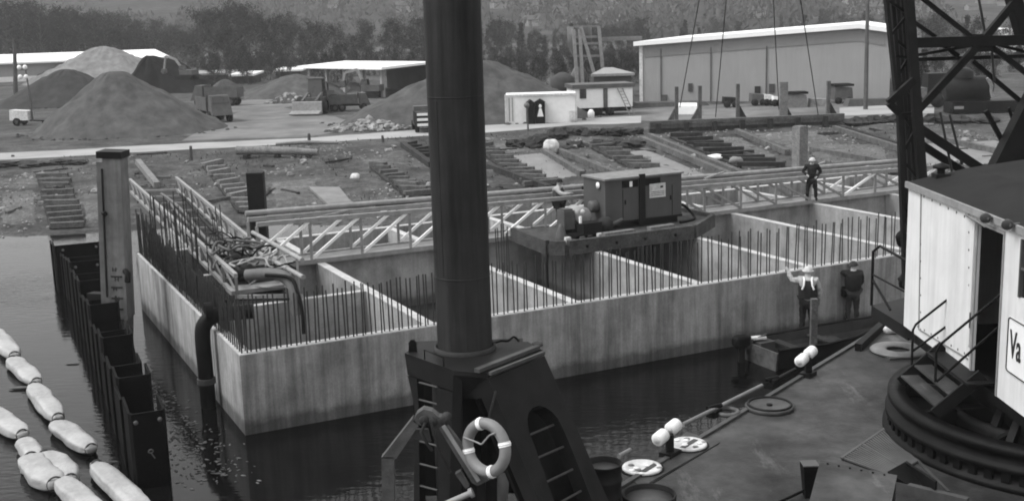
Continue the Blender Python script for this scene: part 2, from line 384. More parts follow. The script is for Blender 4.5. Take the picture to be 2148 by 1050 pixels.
def rubble(pl, pr, pyf, pyp, label, n=170, seed=3, big=.55):
    c, r, h, base = mound(pl, pr, pyf, pyp, 'rubble_heap', 'gravel_mid', label, seed=seed, squash=.45, flat=.4, nz=.25, cat='rubble heap')
    rs = random.Random(seed); mb = MB()
    for i in range(n):
        t = rs.uniform(0, 6.28); q = math.sqrt(rs.random())*1.02
        s = rs.uniform(.12, big)*(1-.4*q)
        z = c.z+h*(1-q)*.95
        mb.blob((c.x+r*q*math.cos(t), c.y+r*.45*q*math.sin(t), z+s*.1), (s, s*rs.uniform(.6, 1), s*rs.uniform(.5, .8)), .5, 1.6, 6, 4, i, rz=t, smooth=False)
    mb.build('stones', 'stone', parent=base, kind='stuff')
rubble(690, 860, 276, 252, 'heap of pale broken concrete beside the road by the steel column', seed=11)
rubble(560, 655, 217, 196, 'heap of pale rubble to the left of the front end loader', n=90, seed=12)

# stones and litter strewn over the bank
mb = MB(); rs = random.Random(5)
for i in range(3600):
    x = rs.uniform(-34, 32); y = rs.uniform(shore(x)-.3, roady(x)-1)
    if n2(x, y, .22, 5) < -.05: continue
    s = rs.uniform(.03, .12)*(3.0 if rs.random() < .06 else 1)
    mb.blob((x, y, height(x, y)+s*.15), (s, s*rs.uniform(.6, 1), s*.6), .5, 1.6, 6, 4, i, rz=i, smooth=False)
mb.build('bank_stones', 'stone', kind='stuff')
mb = MB()
for i in range(5200):
    x = rs.uniform(-40, 36); y = rs.uniform(shore(x)+3, roady(x)-.5)
    if n2(x, y, .16, 9) < .02: continue
    h = rs.uniform(.06, .2); a = rs.uniform(0, 6.28); p = V((x, y, height(x, y)-.01)); d = V((math.cos(a), math.sin(a), 0))*rs.uniform(.03, .08)
    mb.add([p-d, p+d, p+d*.3+V((rs.uniform(-.1, .1), rs.uniform(-.1, .1), h))], [(0, 1, 2)])
mb.build('bank_grass', 'grass', kind='stuff')

# ------------------------------------------------------------------ buildings of the yard
def Pz(p, z): return V((p[0], p[1], z))
# long white roofed warehouse, far left
def gable_building(name, label, A, B, depth, eave, ridge, over=.5, wallm='cladding', parts=True):
    """A, B: front eave wall ends on the ground; depth away from the viewer; ridge parallel to AB"""
    A, B = V(A), V(B); u = (B-A).normalized(); n = V((-u.y, u.x, 0)); 
    if n.y < 0: n = -n
    t = thing(name, (A+B)/2, label, 'building')
    C_, D_ = B+n*depth, A+n*depth; z0 = A.z
    mb = MB(); mid1, mid2 = (B+C_)/2, (A+D_)/2
    mb.prism([Pz(B, z0), Pz(C_, z0), Pz(C_, eave), Pz(mid1, ridge), Pz(B, eave)], (A-B))
    mb.build('wall', wallm, t)
    rf = MB(); k = (ridge-eave)/(depth/2)
    for s0, s1, e in ((A, B, -n), (D_, C_, n)):
        lo0, lo1 = s0-u*over+e*over, s1+u*over+e*over
        z_ = eave-k*over+.06
        r0, r1 = mid2-u*over, mid1+u*over
        rf.hexa([Pz(lo0, z_), Pz(lo1, z_), Pz(r1, ridge+.06), Pz(r0, ridge+.06)], [Pz(lo0, z_+.3), Pz(lo1, z_+.3), Pz(r1, ridge+.36), Pz(r0, ridge+.36)])
    rf.build('roof', 'white_roof', t)
    return t, u, n
B = G(347, 164, YARD); B.z = YARD; A = B-V((.9, .436, 0))*95; ev = HT(B, 122); nn_ = V((-.436, .9, 0)); rd = HT(B+nn_*15, 107.5)-1.2
t, u, n = gable_building('warehouse', 'long pale warehouse with a white roof behind the gravel piles at left', A, B, 30, ev, rd+1.2, 1.0)
L = (B-A).length
mb = MB(); c = A+u*(L*.535)-n*.03; mb.box(Pz(c, YARD+(ev-YARD)*.52), (2.6, .12, 1.7), math.atan2(u.y, u.x)); mb.build('vent', 'dark_wall', t)
mb = MB(); mb.beam(Pz(A-n*.06, YARD+1.0), Pz(B-n*.06, YARD+1.0), .12, .9); mb.build('white_band', 'white', t)

# open shed
A = G(655, 197, YARD); B = G(812, 197, YARD)
A = D(650, 190, 150); B = D(800, 188, 138); A.z = B.z = YARD
ev = HT(A, 147); evb = HT(B, 141)
t = thing('open_shed', (A+B)/2, 'open sided shed with a white roof behind the loader', 'shed')
u = (B-A).normalized(); n = V((-u.y, u.x, 0)); dep = 13; ev = (ev+evb)/2; rd = ev+.35
mb = MB()
for s0, e in ((A, -n), (A+n*dep, n)):
    s1 = s0+(B-A); m0, m1 = A+n*dep/2, B+n*dep/2
    lo0, lo1 = s0-u*1.4+e*.8, s1+u*1.4+e*.8
    mb.hexa([Pz(lo0, ev), Pz(lo1, ev), Pz(m1+u*1.4, rd), Pz(m0-u*1.4, rd)], [Pz(lo0, ev+.28), Pz(lo1, ev+.28), Pz(m1+u*1.4, rd+.28), Pz(m0-u*1.4, rd+.28)])
mb.build('roof', 'white_roof', t)
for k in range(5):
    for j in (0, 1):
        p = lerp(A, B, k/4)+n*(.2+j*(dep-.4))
        MB().box(Pz(p, YARD), (.4, .4, ev-YARD), math.atan2(u.y, u.x), True).build('post', 'cladding' if j == 0 else 'dark_wall', t)
mb = MB(); mb.prism([Pz(A+n*(dep-.9), YARD), Pz(B+n*(dep-.9), YARD), Pz(B+n*(dep-.9), ev), Pz(A+n*(dep-.9), ev)], n*.2); mb.build('back_wall', 'dark_wall', t)
mb = MB(); mb.prism([Pz(B+n*.6, ev), Pz(B+n*(dep-.6), ev), Pz(B+n*dep/2, rd-.05)], -u*.15); mb.build('gable', 'dark_wall', t)

# big warehouse, gable towards us
A = G(1342, 214, YARD); u = V((.95, -.31, 0)).normalized(); k_ = (1797-1074)/FPX; B0 = A+u*((k_*A.y*1.0-A.x)/(u.x-k_*u.y)); B0 = A+u*((D(1797, 212, 100).x/100*A.y-A.x)/(u.x-D(1797, 212, 100).x/100*u.y))
W = (B0-A).length*1.14; B = A+u*W; n = V((-u.y, u.x, 0)); ev = HT(A, 96); rd = HT(B0, 60); evB = HT(B, 70)
t = thing('metal_warehouse', (A+B)/2, 'large grey metal warehouse with a white edged low gable roof', 'building')
mid = V(B0); mid.z = A.z; dp = 34
mb = MB(); mb.prism([Pz(A, YARD), Pz(B, YARD), Pz(B, evB), Pz(mid, rd), Pz(A, ev)], n*dp); mb.build('wall', 'cladding', t)
mb = MB(); e = -n*.5
for s0, s1, z0 in ((A-u*.5, mid, ev-.02), (B+u*.5, mid, evB-.02)):
     mb.hexa([Pz(s0+e, z0), Pz(s1+e, rd+.02), Pz(s1+n*dp, rd+.02), Pz(s0+n*dp, z0)], [Pz(s0+e, z0+.42), Pz(s1+e, rd+.46), Pz(s1+n*dp, rd+.46), Pz(s0+n*dp, z0+.42)])
mb.build('roof', 'white_roof', t)
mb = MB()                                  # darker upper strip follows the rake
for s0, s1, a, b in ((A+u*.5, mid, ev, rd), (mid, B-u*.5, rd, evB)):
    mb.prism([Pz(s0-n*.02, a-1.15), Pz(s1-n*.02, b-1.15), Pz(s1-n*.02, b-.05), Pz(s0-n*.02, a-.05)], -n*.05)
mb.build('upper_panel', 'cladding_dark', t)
def wall_at(px): 
    d = ray(px, 214); k = n.dot(A-CAM0)/n.dot(d); return CAM0+d*k
for px in (1387, 1491, 1607):
    p = wall_at(px); MB().beam(Pz(p-n*.08, YARD), Pz(p-n*.08, ev-.3), .10, .08).build('downpipe', 'machine', t)
def wrect(px0, px1, py0, py1, nm, m_):
    p, q = wall_at(px0), wall_at(px1); z1, z0 = HT(p, py0), HT(p, py1)
    MB().prism([Pz(p-n*.03, z0), Pz(q-n*.03, z0), Pz(q-n*.03, z1), Pz(p-n*.03, z1)], -n*.07).build(nm, m_, t)
wrect(1583, 1595, 181, 213, 'door', 'glass'); wrect(1444, 1453, 175, 192, 'louvre', 'dark_wall'); wrect(1613, 1625, 176, 195, 'louvre', 'dark_wall')
wrect(1387, 1400, 199, 214, 'air_conditioner', 'machine')
p, q = wall_at(1342), wall_at(1349); MB().prism([Pz(p-n*.02, YARD), Pz(q-n*.02, YARD), Pz(q-n*.02, ev), Pz(p-n*.02, ev)], -n*.08).build('corner_trim', 'dirty_white', t)

# white shipping container, trailer office, portable toilets
def pbox(mb, px0, px1, pyb0, pyb1, pyt, depth, z=YARD):
    a, b = G(px0, pyb0, z), G(px1, pyb1, z); h = HT(a, pyt)-z; u = (b-a).normalized(); n = V((-u.y, u.x, 0))
    mb.hexa([a, b, b+n*depth, a+n*depth], [p+V((0, 0, h)) for p in (a, b, b+n*depth, a+n*depth)]); return a, b, u, n, h
t = thing('shipping_container', G(1135, 259, YARD), 'long white shipping container standing at the roadside', 'container')
mb = MB(); a, b, u, n, h = pbox(mb, 1062, 1209, 260, 256, 199, 2.6); mb.build('body', 'white', t)
mb = MB()
for p in (a, b): mb.beam(Pz(p-n*.05, YARD), Pz(p-n*.05, YARD+h), .16, .1)
mb.beam(Pz(a-n*.05, YARD+h-.08), Pz(b-n*.05, YARD+h-.08), .1, .16); mb.build('frame', 'dirty_white', t)
mb = MB()
for k in (.05, .095): mb.beam(Pz(lerp(a, b, k)-n*.06, YARD+.2), Pz(lerp(a, b, k)-n*.06, YARD+h-.25), .05)
mb.build('lock_rod', 'machine', t)
p, q = lerp(a, b, .9), lerp(a, b, .985); MB().prism([Pz(p-n*.04, YARD+.2), Pz(q-n*.04, YARD+.2), Pz(q-n*.04, YARD+.95), Pz(p-n*.04, YARD+.95)], -n*.25).build('junction_box', 'dirty_white', t)
def toilet(px0, px1, pyb, pyt, label, sign):
    t = thing('portable_toilet', G((px0+px1)/2, pyb, YARD), label, 'toilet', 'portable toilets')
    mb = MB(); a, b, u, n, h = pbox(mb, px0, px1, pyb, pyb-.6, pyt, 1.1); mb.build('cabin', 'dark_steel', t)
    c = (a+b)/2+n*.55
    MB().prism([Pz(a-u*.05-n*.05, YARD+h), Pz(b+u*.05-n*.05, YARD+h), Pz((a+b)/2-n*.05, YARD+h+.28)], n*1.2).build('roof', 'dark_steel', t)
    p, q = lerp(a, b, .12), lerp(a, b, .88)
    d = MB().prism([Pz(p-n*.01, YARD+.1), Pz(q-n*.01, YARD+.1), Pz(q-n*.01, YARD+h-.1), Pz(p-n*.01, YARD+h-.1)], -n*.05).build('door', 'black_steel', t)
    if sign:
        m = (p+q)/2-n*.07; mb = MB(); mb.blob(Pz(m, YARD+h*.82), (.13, .03, .16), 0, 1, 10, 6)
        mb.prism([Pz(m-u*.09, YARD+h*.72), Pz(m+u*.09, YARD+h*.72), Pz(m+u*.26, YARD+h*.34), Pz(m-u*.26, YARD+h*.34)], -n*.02); mb.build('figure_sign', 'white', d)
toilet(1107, 1123, 261, 217, 'plain dark portable toilet at the container, left of the one with a figure', False)
toilet(1124, 1144, 260, 215, 'dark portable toilet with a white figure on its door', True)
t = thing('site_trailer', G(1267, 232, YARD), 'white site office trailer on wheels with a dark roof and a ladder', 'trailer')
zt = YARD+.75
mb = MB(); a, b, u, n, h = pbox(mb, 1204, 1327, 228, 223, 187, 3.0, zt); mb.build('body', 'white', t)
MB().hexa([a-u*.15-n*.2+V((0, 0, h)), b+u*.15-n*.2+V((0, 0, h)), b+u*.15+n*3.2+V((0, 0, h)), a-u*.15+n*3.2+V((0, 0, h))], [p+V((0, 0, h+.35)) for p in (a-u*.15-n*.2, b+u*.15-n*.2, b+u*.15+n*3.2, a-u*.15+n*3.2)]).build('roof', 'machine', t)
def tr(k0, k1, f0, f1, nm, m_, pr=.05):
    p, q = lerp(a, b, k0), lerp(a, b, k1); MB().prism([Pz(p-n*.02, zt+h*f0), Pz(q-n*.02, zt+h*f0), Pz(q-n*.02, zt+h*f1), Pz(p-n*.02, zt+h*f1)], -n*pr).build(nm, m_, t)
tr(.1, .21, .5, .98, 'window', 'glass'); tr(.5, .57, .0, .98, 'door', 'machine', .08)
for k in (.3, .42, .62):
    p = lerp(a, b, k)+n*.3; MB().lathe(Pz(p, YARD+.4), [(.0, -.12), (.4, -.12), (.4, .12), (.0, .12)], 16, n).build('wheel', 'tyre', t)
MB().box(Pz(lerp(a, b, .5)+n*1.5, YARD+.5), ((b-a).length*.95, 2.4, .3), math.atan2(u.y, u.x), False).build('chassis', 'dark_steel', t)
p0, p1 = lerp(a, b, .95)-n*1.0, lerp(a, b, .78)-n*.1
mb = MB()
for s in (-.22, .22): mb.beam(Pz(p0+u*s, YARD), Pz(p1+u*s, zt+h*.95), .06)
for k in range(1, 9): c = lerp(Pz(p0, YARD), Pz(p1, zt+h*.95), k/9); mb.beam(c-u*.22, c+u*.22, .04)
mb.build('ladder', 'galv', t)

# batching plant: hopper tower with a belt
t = thing('hopper_tower', D(1230, 195, 120), 'lattice hopper tower with sloping belt legs behind the site trailer', 'tower'); t.location.z = YARD
Yd = 122
def TP(px, py, d=0): return D(px, py, Yd+d)
def zb(P): return V((P.x, P.y, YARD))
mb = MB()
for d in (0, 5):
    for a_, b_ in (((1203, 62), (1213, 195)), ((1256, 56), (1270, 190)), ((1218, 56), (1262, 190)), ((1216, 62), (1224, 195)))[:4 if d == 0 else 2]:
        MB().beam(TP(*a_, d), TP(*b_, d) if b_[1] < 180 else zb(TP(*b_, d)), .34).build('leg', 'pale_steel', t)
mb = MB()
for py in (56, 78, 92, 118):
    mb.beam(TP(1203, py), TP(1257, py-1), .22); mb.beam(TP(1203, py, 5), TP(1257, py-1, 5), .2); mb.beam(TP(1204, py), TP(1204, py, 5), .2); mb.beam(TP(1256, py), TP(1256, py, 5), .2)
mb.build('brace', 'galv', t)
c = TP(1216, 100, 2.5); zz = c.z
MB().lathe((c.x, c.y, zz), [(.0, 2.2), (1.3, 2.2), (1.3, .4), (.35, -1.8), (.35, -2.4)], 14).build('hopper', 'machine', t)
mb = MB(); c = TP(1215, 165, 2.5); MB().lathe((c.x, c.y, YARD), [(.9, 0), (.9, 2.6), (.5, 3.4), (0, 3.4)], 14).build('silo', 'machine', t)
mb = MB(); mb.beam(TP(1258, 83, 2), TP(1346, 80, 2), .9, .35); mb.beam(TP(1258, 79, 2), TP(1346, 76, 2), .06); mb.build('belt', 'galv', t)
mb = MB(); c = TP(1345, 85, 2); mb.beam(c, zb(c), .25); mb.build('trestle', 'machine', t)
# small roofed hut and dark tank behind the trailer
t = thing('storage_hut', D(1288, 182, 108), 'small dark hut with a pale flat roof behind the site trailer', 'hut'); t.location.z = YARD
a = D(1246, 180, 108); b = D(1324, 178, 108); a.z = b.z = YARD; top = HT(a, 161)
mb = MB(); mb.hexa([a, b, b+V((0, 5, 0)), a+V((0, 5, 0))], [Pz(p, top) for p in (a, b, b+V((0, 5, 0)), a+V((0, 5, 0)))]); mb.build('wall', 'dark_wall', t)
mb = MB(); q = [a+V((-.3, -.3, 0)), b+V((.3, -.3, 0)), b+V((-1.2, 5.3, 0)), a+V((1.4, 5.3, 0))]; mb.hexa([Pz(q[0], top+.02), Pz(q[1], top+.02), Pz(q[2], top+.4), Pz(q[3], top+.4)], [Pz(q[0], top+.25), Pz(q[1], top+.25), Pz(q[2], top+.6), Pz(q[3], top+.6)]); mb.build('roof', 'pale_steel', t)
t = thing('water_tank', D(1180, 190, 112), 'dark cylindrical tank on legs to the left of the hopper tower', 'tank'); t.location.z = YARD
c = D(1180, 185, 112)
MB().lathe((c.x, c.y, 2.2), [(0, 0), (1.2, 0), (1.2, 1.7), (.3, 2.2), (0, 2.2)], 16).build('drum', 'dark_wall', t)
for s in ((-.8, -.8), (.8, -.8), (.8, .8), (-.8, .8)): MB().beam((c.x+s[0], c.y+s[1], YARD), (c.x+s[0], c.y+s[1], 2.25), .14).build('leg', 'dark_steel', t)

# low white sheds and parked things along the back of the yard
def shed(px0, px1, pyb, pyt, dep, label, wall='cladding', roof='white_roof', rh=.22):
    a = D(px0, pyb, dep); b = D(px1, pyb-(px1-px0)*.01, dep); a.z = b.z = YARD
    h = max(1.5, HT(a, pyt)-YARD); t = thing('low_shed', (a+b)/2, label, 'shed')
    q = [a, b, b+V((0, 6, 0)), a+V((0, 6, 0))]
    MB().hexa(q, [Pz(p, YARD+h*(1-rh)) for p in q]).build('wall', wall, t)
    r = [a+V((-.4, -.5, 0)), b+V((.4, -.5, 0)), b+V((.4, 6.5, 0)), a+V((-.4, 6.5, 0))]
    MB().hexa([Pz(p, YARD+h*(1-rh)+(.0 if i < 2 else h*rh*.7)) for i, p in enumerate(r)], [Pz(p, YARD+h*(1-rh)+.3+(.0 if i < 2 else h*rh*.7)) for i, p in enumerate(r)]).build('roof', roof, t)
shed(392, 488, 180, 154, 190, 'long low grey shed at the back, right of the black spoil pile', 'dark_wall', 'pale_steel')
shed(488, 532, 178, 157, 185, 'low shed with a bright roof between the grey shed and the low pile', 'dark_wall')
shed(580, 632, 172, 150, 200, 'low white roofed shed left of the open shed', 'dark_wall')
shed(1990, 2040, 120, 93, 230, 'white roofed house beyond the lattice at far right, left one', 'cladding')
shed(2085, 2170, 118, 84, 215, 'white building beyond the lattice at far right, beside the black diagonal', 'white')
shed(2112, 2140, 90, 60, 330, 'small white building topmost behind the crane frame', 'white')
def FR(loc, deg=0, k=1.0): return Matrix.Translation(V(loc)) @ Matrix.Rotation(math.radians(deg), 4, 'Z') @ Matrix.Scale(k, 4)

# ------------------------------------------------------------------ yard machines (x forward)
def wheel(t, X, x, y, r, w_=.5, spokes=True):
    o = MB(X).lathe((x, y-w_/2, r), [(r*.55, 0), (r*.92, 0), (r, .08), (r, w_-.08), (r*.92, w_), (r*.55, w_)], 18, (0, 1, 0)).build('wheel', 'tyre', t)
    MB(X).lathe((x, y-w_/2, r), [(0, w_*.3), (r*.55, w_*.2), (r*.56, w_*.8), (0, w_*.7)], 14, (0, 1, 0)).build('rim', 'machine', o)
def loader(loc, deg, k, label):
    X = FR(loc, deg, k); t = thing('wheel_loader', loc, label, 'loader')
    for x in (-1.5, 1.5):
        for y in (-1.15, 1.15): wheel(t, X, x, y, .85, .65)
    m = MB(X); m.hexa([(-2.9, -.9, .8), (-.3, -.9, .8), (-.3, .9, .8), (-2.9, .9, .8)], [(-2.8, -.85, 2.0), (-.3, -.85, 2.2), (-.3, .85, 2.2), (-2.8, .85, 2.0)]); m.build('engine_cover', 'machine', t)
    m = MB(X); m.box((.9, 0, 1.2), (2.4, 1.3, .8)); m.build('front_frame', 'machine', t)
    m = MB(X); m.hexa([(-.5, -.75, 2.0), (.8, -.75, 1.6), (.8, .75, 1.6), (-.5, .75, 2.0)], [(-.4, -.7, 3.3), (.5, -.7, 3.3), (.5, .7, 3.3), (-.4, .7, 3.3)]); c = m.build('cab', 'glass', t)
    m = MB(X); m.box((.05, 0, 3.36), (1.2, 1.6, .14)); m.build('cab_roof', 'machine', t)
    for y in (-.7, .7):
        m = MB(X); m.beam((.6, y, 1.9), (2.6, y, 1.2), .22, .34); m.beam((2.6, y, 1.2), (3.2, y, .55), .22, .3); m.build('lift_arm', 'machine', t)
    m = MB(X); m.prism([(3.1, -1.5, .15), (4.3, -1.5, .1), (4.35, -1.5, .2), (3.35, -1.5, .45), (3.25, -1.5, 1.25), (3.1, -1.5, 1.3)], (0, 3.0, 0)); m.build('bucket', 'pale_steel', t)
    m = MB(X); m.tube([(-1.8, .5, 2.1), (-1.8, .5, 2.8)], .08); m.build('exhaust', 'black_steel', t)
    for y in (-.65, .65): MB(X).box((.86, y, 1.75), (.1, .22, .2)).build('headlight', 'white', t)
def dump_truck(loc, deg, k, label, tip=0):
    X = FR(loc, deg, k); t = thing('dump_truck', loc, label, 'truck')
    for x in (-2.6, -1.4, 2.2):
        for y in (-1.0, 1.0): wheel(t, X, x, y, .62, .5)
    m = MB(X); m.box((-.2, 0, .95), (6.2, .9, .3)); m.build('chassis', 'dark_steel', t)
    m = MB(X); m.hexa([(1.5, -1.1, 1.0), (3.4, -1.1, .8), (3.4, 1.1, .8), (1.5, 1.1, 1.0)], [(1.6, -1.0, 2.9), (2.6, -1.0, 2.9), (2.6, 1.0, 2.9), (1.6, 1.0, 2.9)]); m.build('cab', 'machine', t)
    m = MB(X); m.hexa([(2.62, -.9, 2.1), (2.98, -.9, 2.1), (2.98, .9, 2.1), (2.62, .9, 2.1)], [(2.6, -.85, 2.75), (2.68, -.85, 2.75), (2.68, .85, 2.75), (2.6, .85, 2.75)]); m.build('windscreen', 'glass', t)
    m = MB(X)
    for y in (-1.2, 1.12): m.box((-1.2, y+.04, 1.95), (4.8, .08, 1.4))
    m.box((-1.2, 0, 1.2), (4.8, 2.3, .1)); m.box((1.2, 0, 2.05), (.1, 2.3, 1.8)); m.box((-3.6, 0, 1.9), (.1, 2.3, 1.3)); m.build('tipper_body', 'machine', t)
def excavator(loc, deg, k, label, arm, bm_='machine', am='pale_steel'):
    X = FR(loc, deg, k); t = thing('excavator', loc, label, 'excavator')
    for y in (-1.2, 1.2):
        m = MB(X); m.prism([(-1.9, y-.3, .25), (-1.5, y-.3, 0), (1.5, y-.3, 0), (1.9, y-.3, .25), (1.9, y-.3, .65), (1.5, y-.3, .9), (-1.5, y-.3, .9), (-1.9, y-.3, .65)], (0, .6, 0)); m.build('track', 'tyre', t)
    m = MB(X); m.box((-.6, 0, 1.55), (3.0, 2.6, 1.0)); m.build('upper_body', bm_, t)
    m = MB(X); m.hexa([(-.2, .25, 2.0), (1.2, .25, 1.9), (1.2, 1.25, 1.9), (-.2, 1.25, 2.0)], [(-.1, .3, 2.95), (.8, .3, 2.95), (.8, 1.2, 2.95), (-.1, 1.2, 2.95)]); m.build('cab', 'glass', t)
    m = MB(X)
    for p, q, w_ in zip(arm, arm[1:], (.42, .4, .3)): m.beam((p[0], -.2, p[1]), (q[0], -.2, q[1]), .36, w_)
    m.build('arm', am, t)
    e = arm[-1]; m = MB(X); m.prism([(e[0]-.3, -.7, e[1]+.1), (e[0]+.3, -.7, e[1]+.15), (e[0]+.55, -.7, e[1]-.5), (e[0]+.1, -.7, e[1]-.95), (e[0]-.45, -.7, e[1]-.6)], (0, 1.0, 0)); m.build('bucket', 'machine', t)
loader(G(668, 236, YARD), -100, 1.0, 'wheel loader facing the viewer in front of the open shed')
dump_truck(G(452, 254, YARD), -62, .85, 'dump truck at the right foot of the big gravel pile, nearer of two')
dump_truck(G(455, 222, YARD), 170, .8, 'dump truck farther back near the black pile, behind the other dump truck')
p = D(392, 164, 150); excavator((p.x, p.y, p.z-.2), 165, .62, 'excavator with a pale folded arm on the black spoil pile', [(.8, 2.0), (2.4, 4.2), (4.6, 4.9), (5.2, 2.2)])
excavator(G(776, 205, YARD), 165, .75, 'excavator with a pale raised arm and blade under the open shed end', [(.8, 2.0), (2.0, 4.4), (4.0, 4.0), (4.4, 2.6)])
dump_truck(G(735, 232, YARD), 12, .6, 'small tracked tipper beside the loader at the foot of the grey pile')
p = G(893, 274, YARD); t = thing('work_truck', p, 'dark truck with white striped tail behind the steel column', 'truck')
X = FR(p, 100)
for x in (-1.4, 1.4):
    for y in (-.8, .8): wheel(t, X, x, y, .4, .3)
m = MB(X); m.box((-.8, 0, 1.05), (2.6, 1.8, 1.1)); m.build('bed', 'dark_steel', t)
m = MB(X); m.hexa([(.5, -.9, .5), (2.2, -.9, .5), (2.2, .9, .5), (.5, .9, .5)], [(.6, -.8, 1.9), (1.6, -.8, 1.9), (1.6, .8, 1.9), (.6, .8, 1.9)]); m.build('cab', 'machine', t)
m = MB(X)
for z in (.65, 1.05, 1.45): m.box((-2.12, 0, z), (.06, 1.7, .2))
m.build('tail_stripe', 'white', t)

# tower light trailer
p = G(52, 263, YARD); t = thing('light_tower', p, 'mobile light tower on a small white trailer at far left', 'light tower'); k = 1.15
X = FR(p, -8, k)
m = MB(X); m.hexa([(-1.0, -.5, .45), (.6, -.5, .45), (.6, .5, .45), (-1.0, .5, .45)], [(-.95, -.45, 1.3), (.6, -.45, 1.2), (.6, .45, 1.2), (-.95, .45, 1.3)]); m.build('engine_box', 'dirty_white', t)
for y in (-.55, .55): wheel(t, X, -.35, y, .33, .2)
m = MB(X); m.beam((.5, 0, .4), (1.9, 0, .35), .1); m.beam((1.6, 0, 0), (1.6, 0, .4), .07); m.build('drawbar', 'dark_steel', t)
m = MB(X); m.beam((.75, 0, .35), (.72, 0, 2.6), .13); m.beam((.72, 0, 2.6), (.60, 0, 4.6), .08); m.build('mast', 'machine', t)
m = MB(X); m.beam((.1, 0, 4.5), (.8, 0, 4.5), .05); m.build('crossbar', 'machine', t)
for x in (.15, .65):
    for z in (4.72, 3.95): MB(X).blob((x-(.02), -.1, z), (.2, .14, .2), 0, 1, 10, 6).build('lamp', 'white', t)

# ------------------------------------------------------------------ masts, wires, yard posts
def pole(px0, py0, px1, py1, dep, r, name, label, cat, m_='bark', z0=YARD, arms=()):
    a, b = D(px0, py0, dep), D(px1, py1, dep); a.z = z0
    t = thing(name, a, label, cat); MB().tube([a, b], [r*1.2, r*.8], 8).build('shaft', m_, t)
    for z_, half in arms: MB().beam((b.x-half, b.y, b.z-z_), (b.x+half, b.y, b.z-z_), .22).build('crossarm', m_, t)
pole(32, 188, 30, 80, 172, .3, 'utility_pole', 'dark utility pole before the long warehouse at far left', 'pole', 'bark', arms=((.4, 1.0),))
pole(1816, 218, 1821, -40, 100, .17, 'flag_mast', 'tall thin mast before the right part of the big grey warehouse', 'mast', 'machine')
pole(28, 345, 27, 325, 81, .13, 'marker_post', 'short post at the left end of the road edge', 'post', 'bark', .9)
pole(402, 352, 400, 306, 77, .11, 'marker_post', 'dark marker post by the road, right of the concrete mooring pile', 'post', 'bark', .8)
pole(649, 304, 648, 280, 83, .12, 'marker_post', 'marker post at the road behind the long log', 'post', 'bark', .9)
pole(804, 304, 802, 284, 84, .10, 'marker_post', 'marker post at the road left of the steel column', 'post', 'bark', .9)
pole(1108, 282, 1106, 226, 89, .06, 'sign_post', 'thin post with a round sign before the white container', 'sign', 'machine', .95)
c = D(1105, 221, 89); MB().lathe(c, [(0, -.03), (.22, -.03), (.22, .03), (0, .03)], 16, (0, 1, 0)).build('sign_disc', 'galv', [o for o in COL.objects if o.name == 'sign_post'][0])
for k, (x0, y0, x1, y1) in enumerate(((1474, -40, 1426, 225), (1527, -40, 1501, 245), (1620, -40, 1634, 230), (1673, -40, 1716, 240))):
    a = D(x0, y0, 74); b = D(x1, y1, 86); MB().tube([a, b], .035, 5).build('hoist_wire', 'cable', loc=b,
        label=('leftmost of four slanting wires before the big warehouse', 'second wire from the left before the big warehouse, ending near the timber wall', 'third slanting wire from the left before the big warehouse', 'rightmost of four slanting wires before the big warehouse')[k], cat='wire', group='slanting wires before the warehouse')

# ------------------------------------------------------------------ trees: three bare kinds, two evergreens, copied along the back of the yard
def tree_proto(seed, H, kind):
    rs = random.Random(seed); t = thing('bare_tree' if kind == 'bare' else 'evergreen_tree', (0, 0, 0), 'tree', 'tree')
    tr_, cr_ = MB(), MB()
    def leafs(c, R, n, s):
        for _ in range(n):
            d = V((rs.gauss(0, 1), rs.gauss(0, 1), rs.gauss(0, .9))); p = c+d*R*.45
            a = V((rs.gauss(0, 1), rs.gauss(0, 1), rs.gauss(.4, 1))).normalized()*s*rs.uniform(.5, 1.3); b = a.cross(V((rs.gauss(0, 1), rs.gauss(0, 1), rs.gauss(0, 1)))).normalized()*s*(.16 if kind == 'bare' else .4)
            cr_.add([p-a, p+b, p+a, p-b], [(0, 1, 2, 3)])
    if kind == 'bare':
        tr_.tube([(0, 0, 0), (rs.uniform(-.2, .2), 0, H*.3), (rs.uniform(-.4, .4), rs.uniform(-.4, .4), H*.8)], [H*.018, H*.013, H*.004], 6)
        for i in range(26):
            z = H*rs.uniform(.18, .85); a = rs.uniform(0, 6.28); L_ = H*.34*(1-.55*z/H)*rs.uniform(.6, 1.1)
            p = V((0, 0, z)); q = p+V((math.cos(a)*L_*.75, math.sin(a)*L_*.75, L_*.75))
            tr_.tube([p, lerp(p, q, .5)+V((0, 0, L_*.05)), q], [H*.007, H*.005, H*.002], 4)
            leafs(lerp(p, q, .7), L_*.55, 26, .55); leafs(q, L_*.5, 30, .5)
        leafs(V((0, 0, H*.88)), H*.13, 60, .5)
        for i in range(12):                   # underbrush round the foot
            a = rs.uniform(0, 6.28); leafs(V((math.cos(a)*H*.16, math.sin(a)*H*.16, H*rs.uniform(.03, .22))), H*.12, 26, .5)
    else:
        tr_.tube([(0, 0, 0), (0, 0, H)], [H*.02, .03], 6)
        for i in range(60):
            f = rs.random()**.8; z = H*(.1+.9*f); R = H*.2*(1-f)+.15; a = rs.uniform(0, 6.28); r_ = R*rs.uniform(.3, 1)
            leafs(V((math.cos(a)*r_, math.sin(a)*r_, z-r_*.25)), .9, 16, .55)
    tr_.build('trunk', 'bark', t); cr_.build('crown', 'twigs' if kind == 'bare' else 'evergreen', t)
    return t
protos = [tree_proto(1, 15, 'bare'), tree_proto(2, 13, 'bare'), tree_proto(3, 16, 'bare'), tree_proto(4, 14, 'ever'), tree_proto(5, 11, 'ever')]
used = [False]*5; rs = random.Random(21)
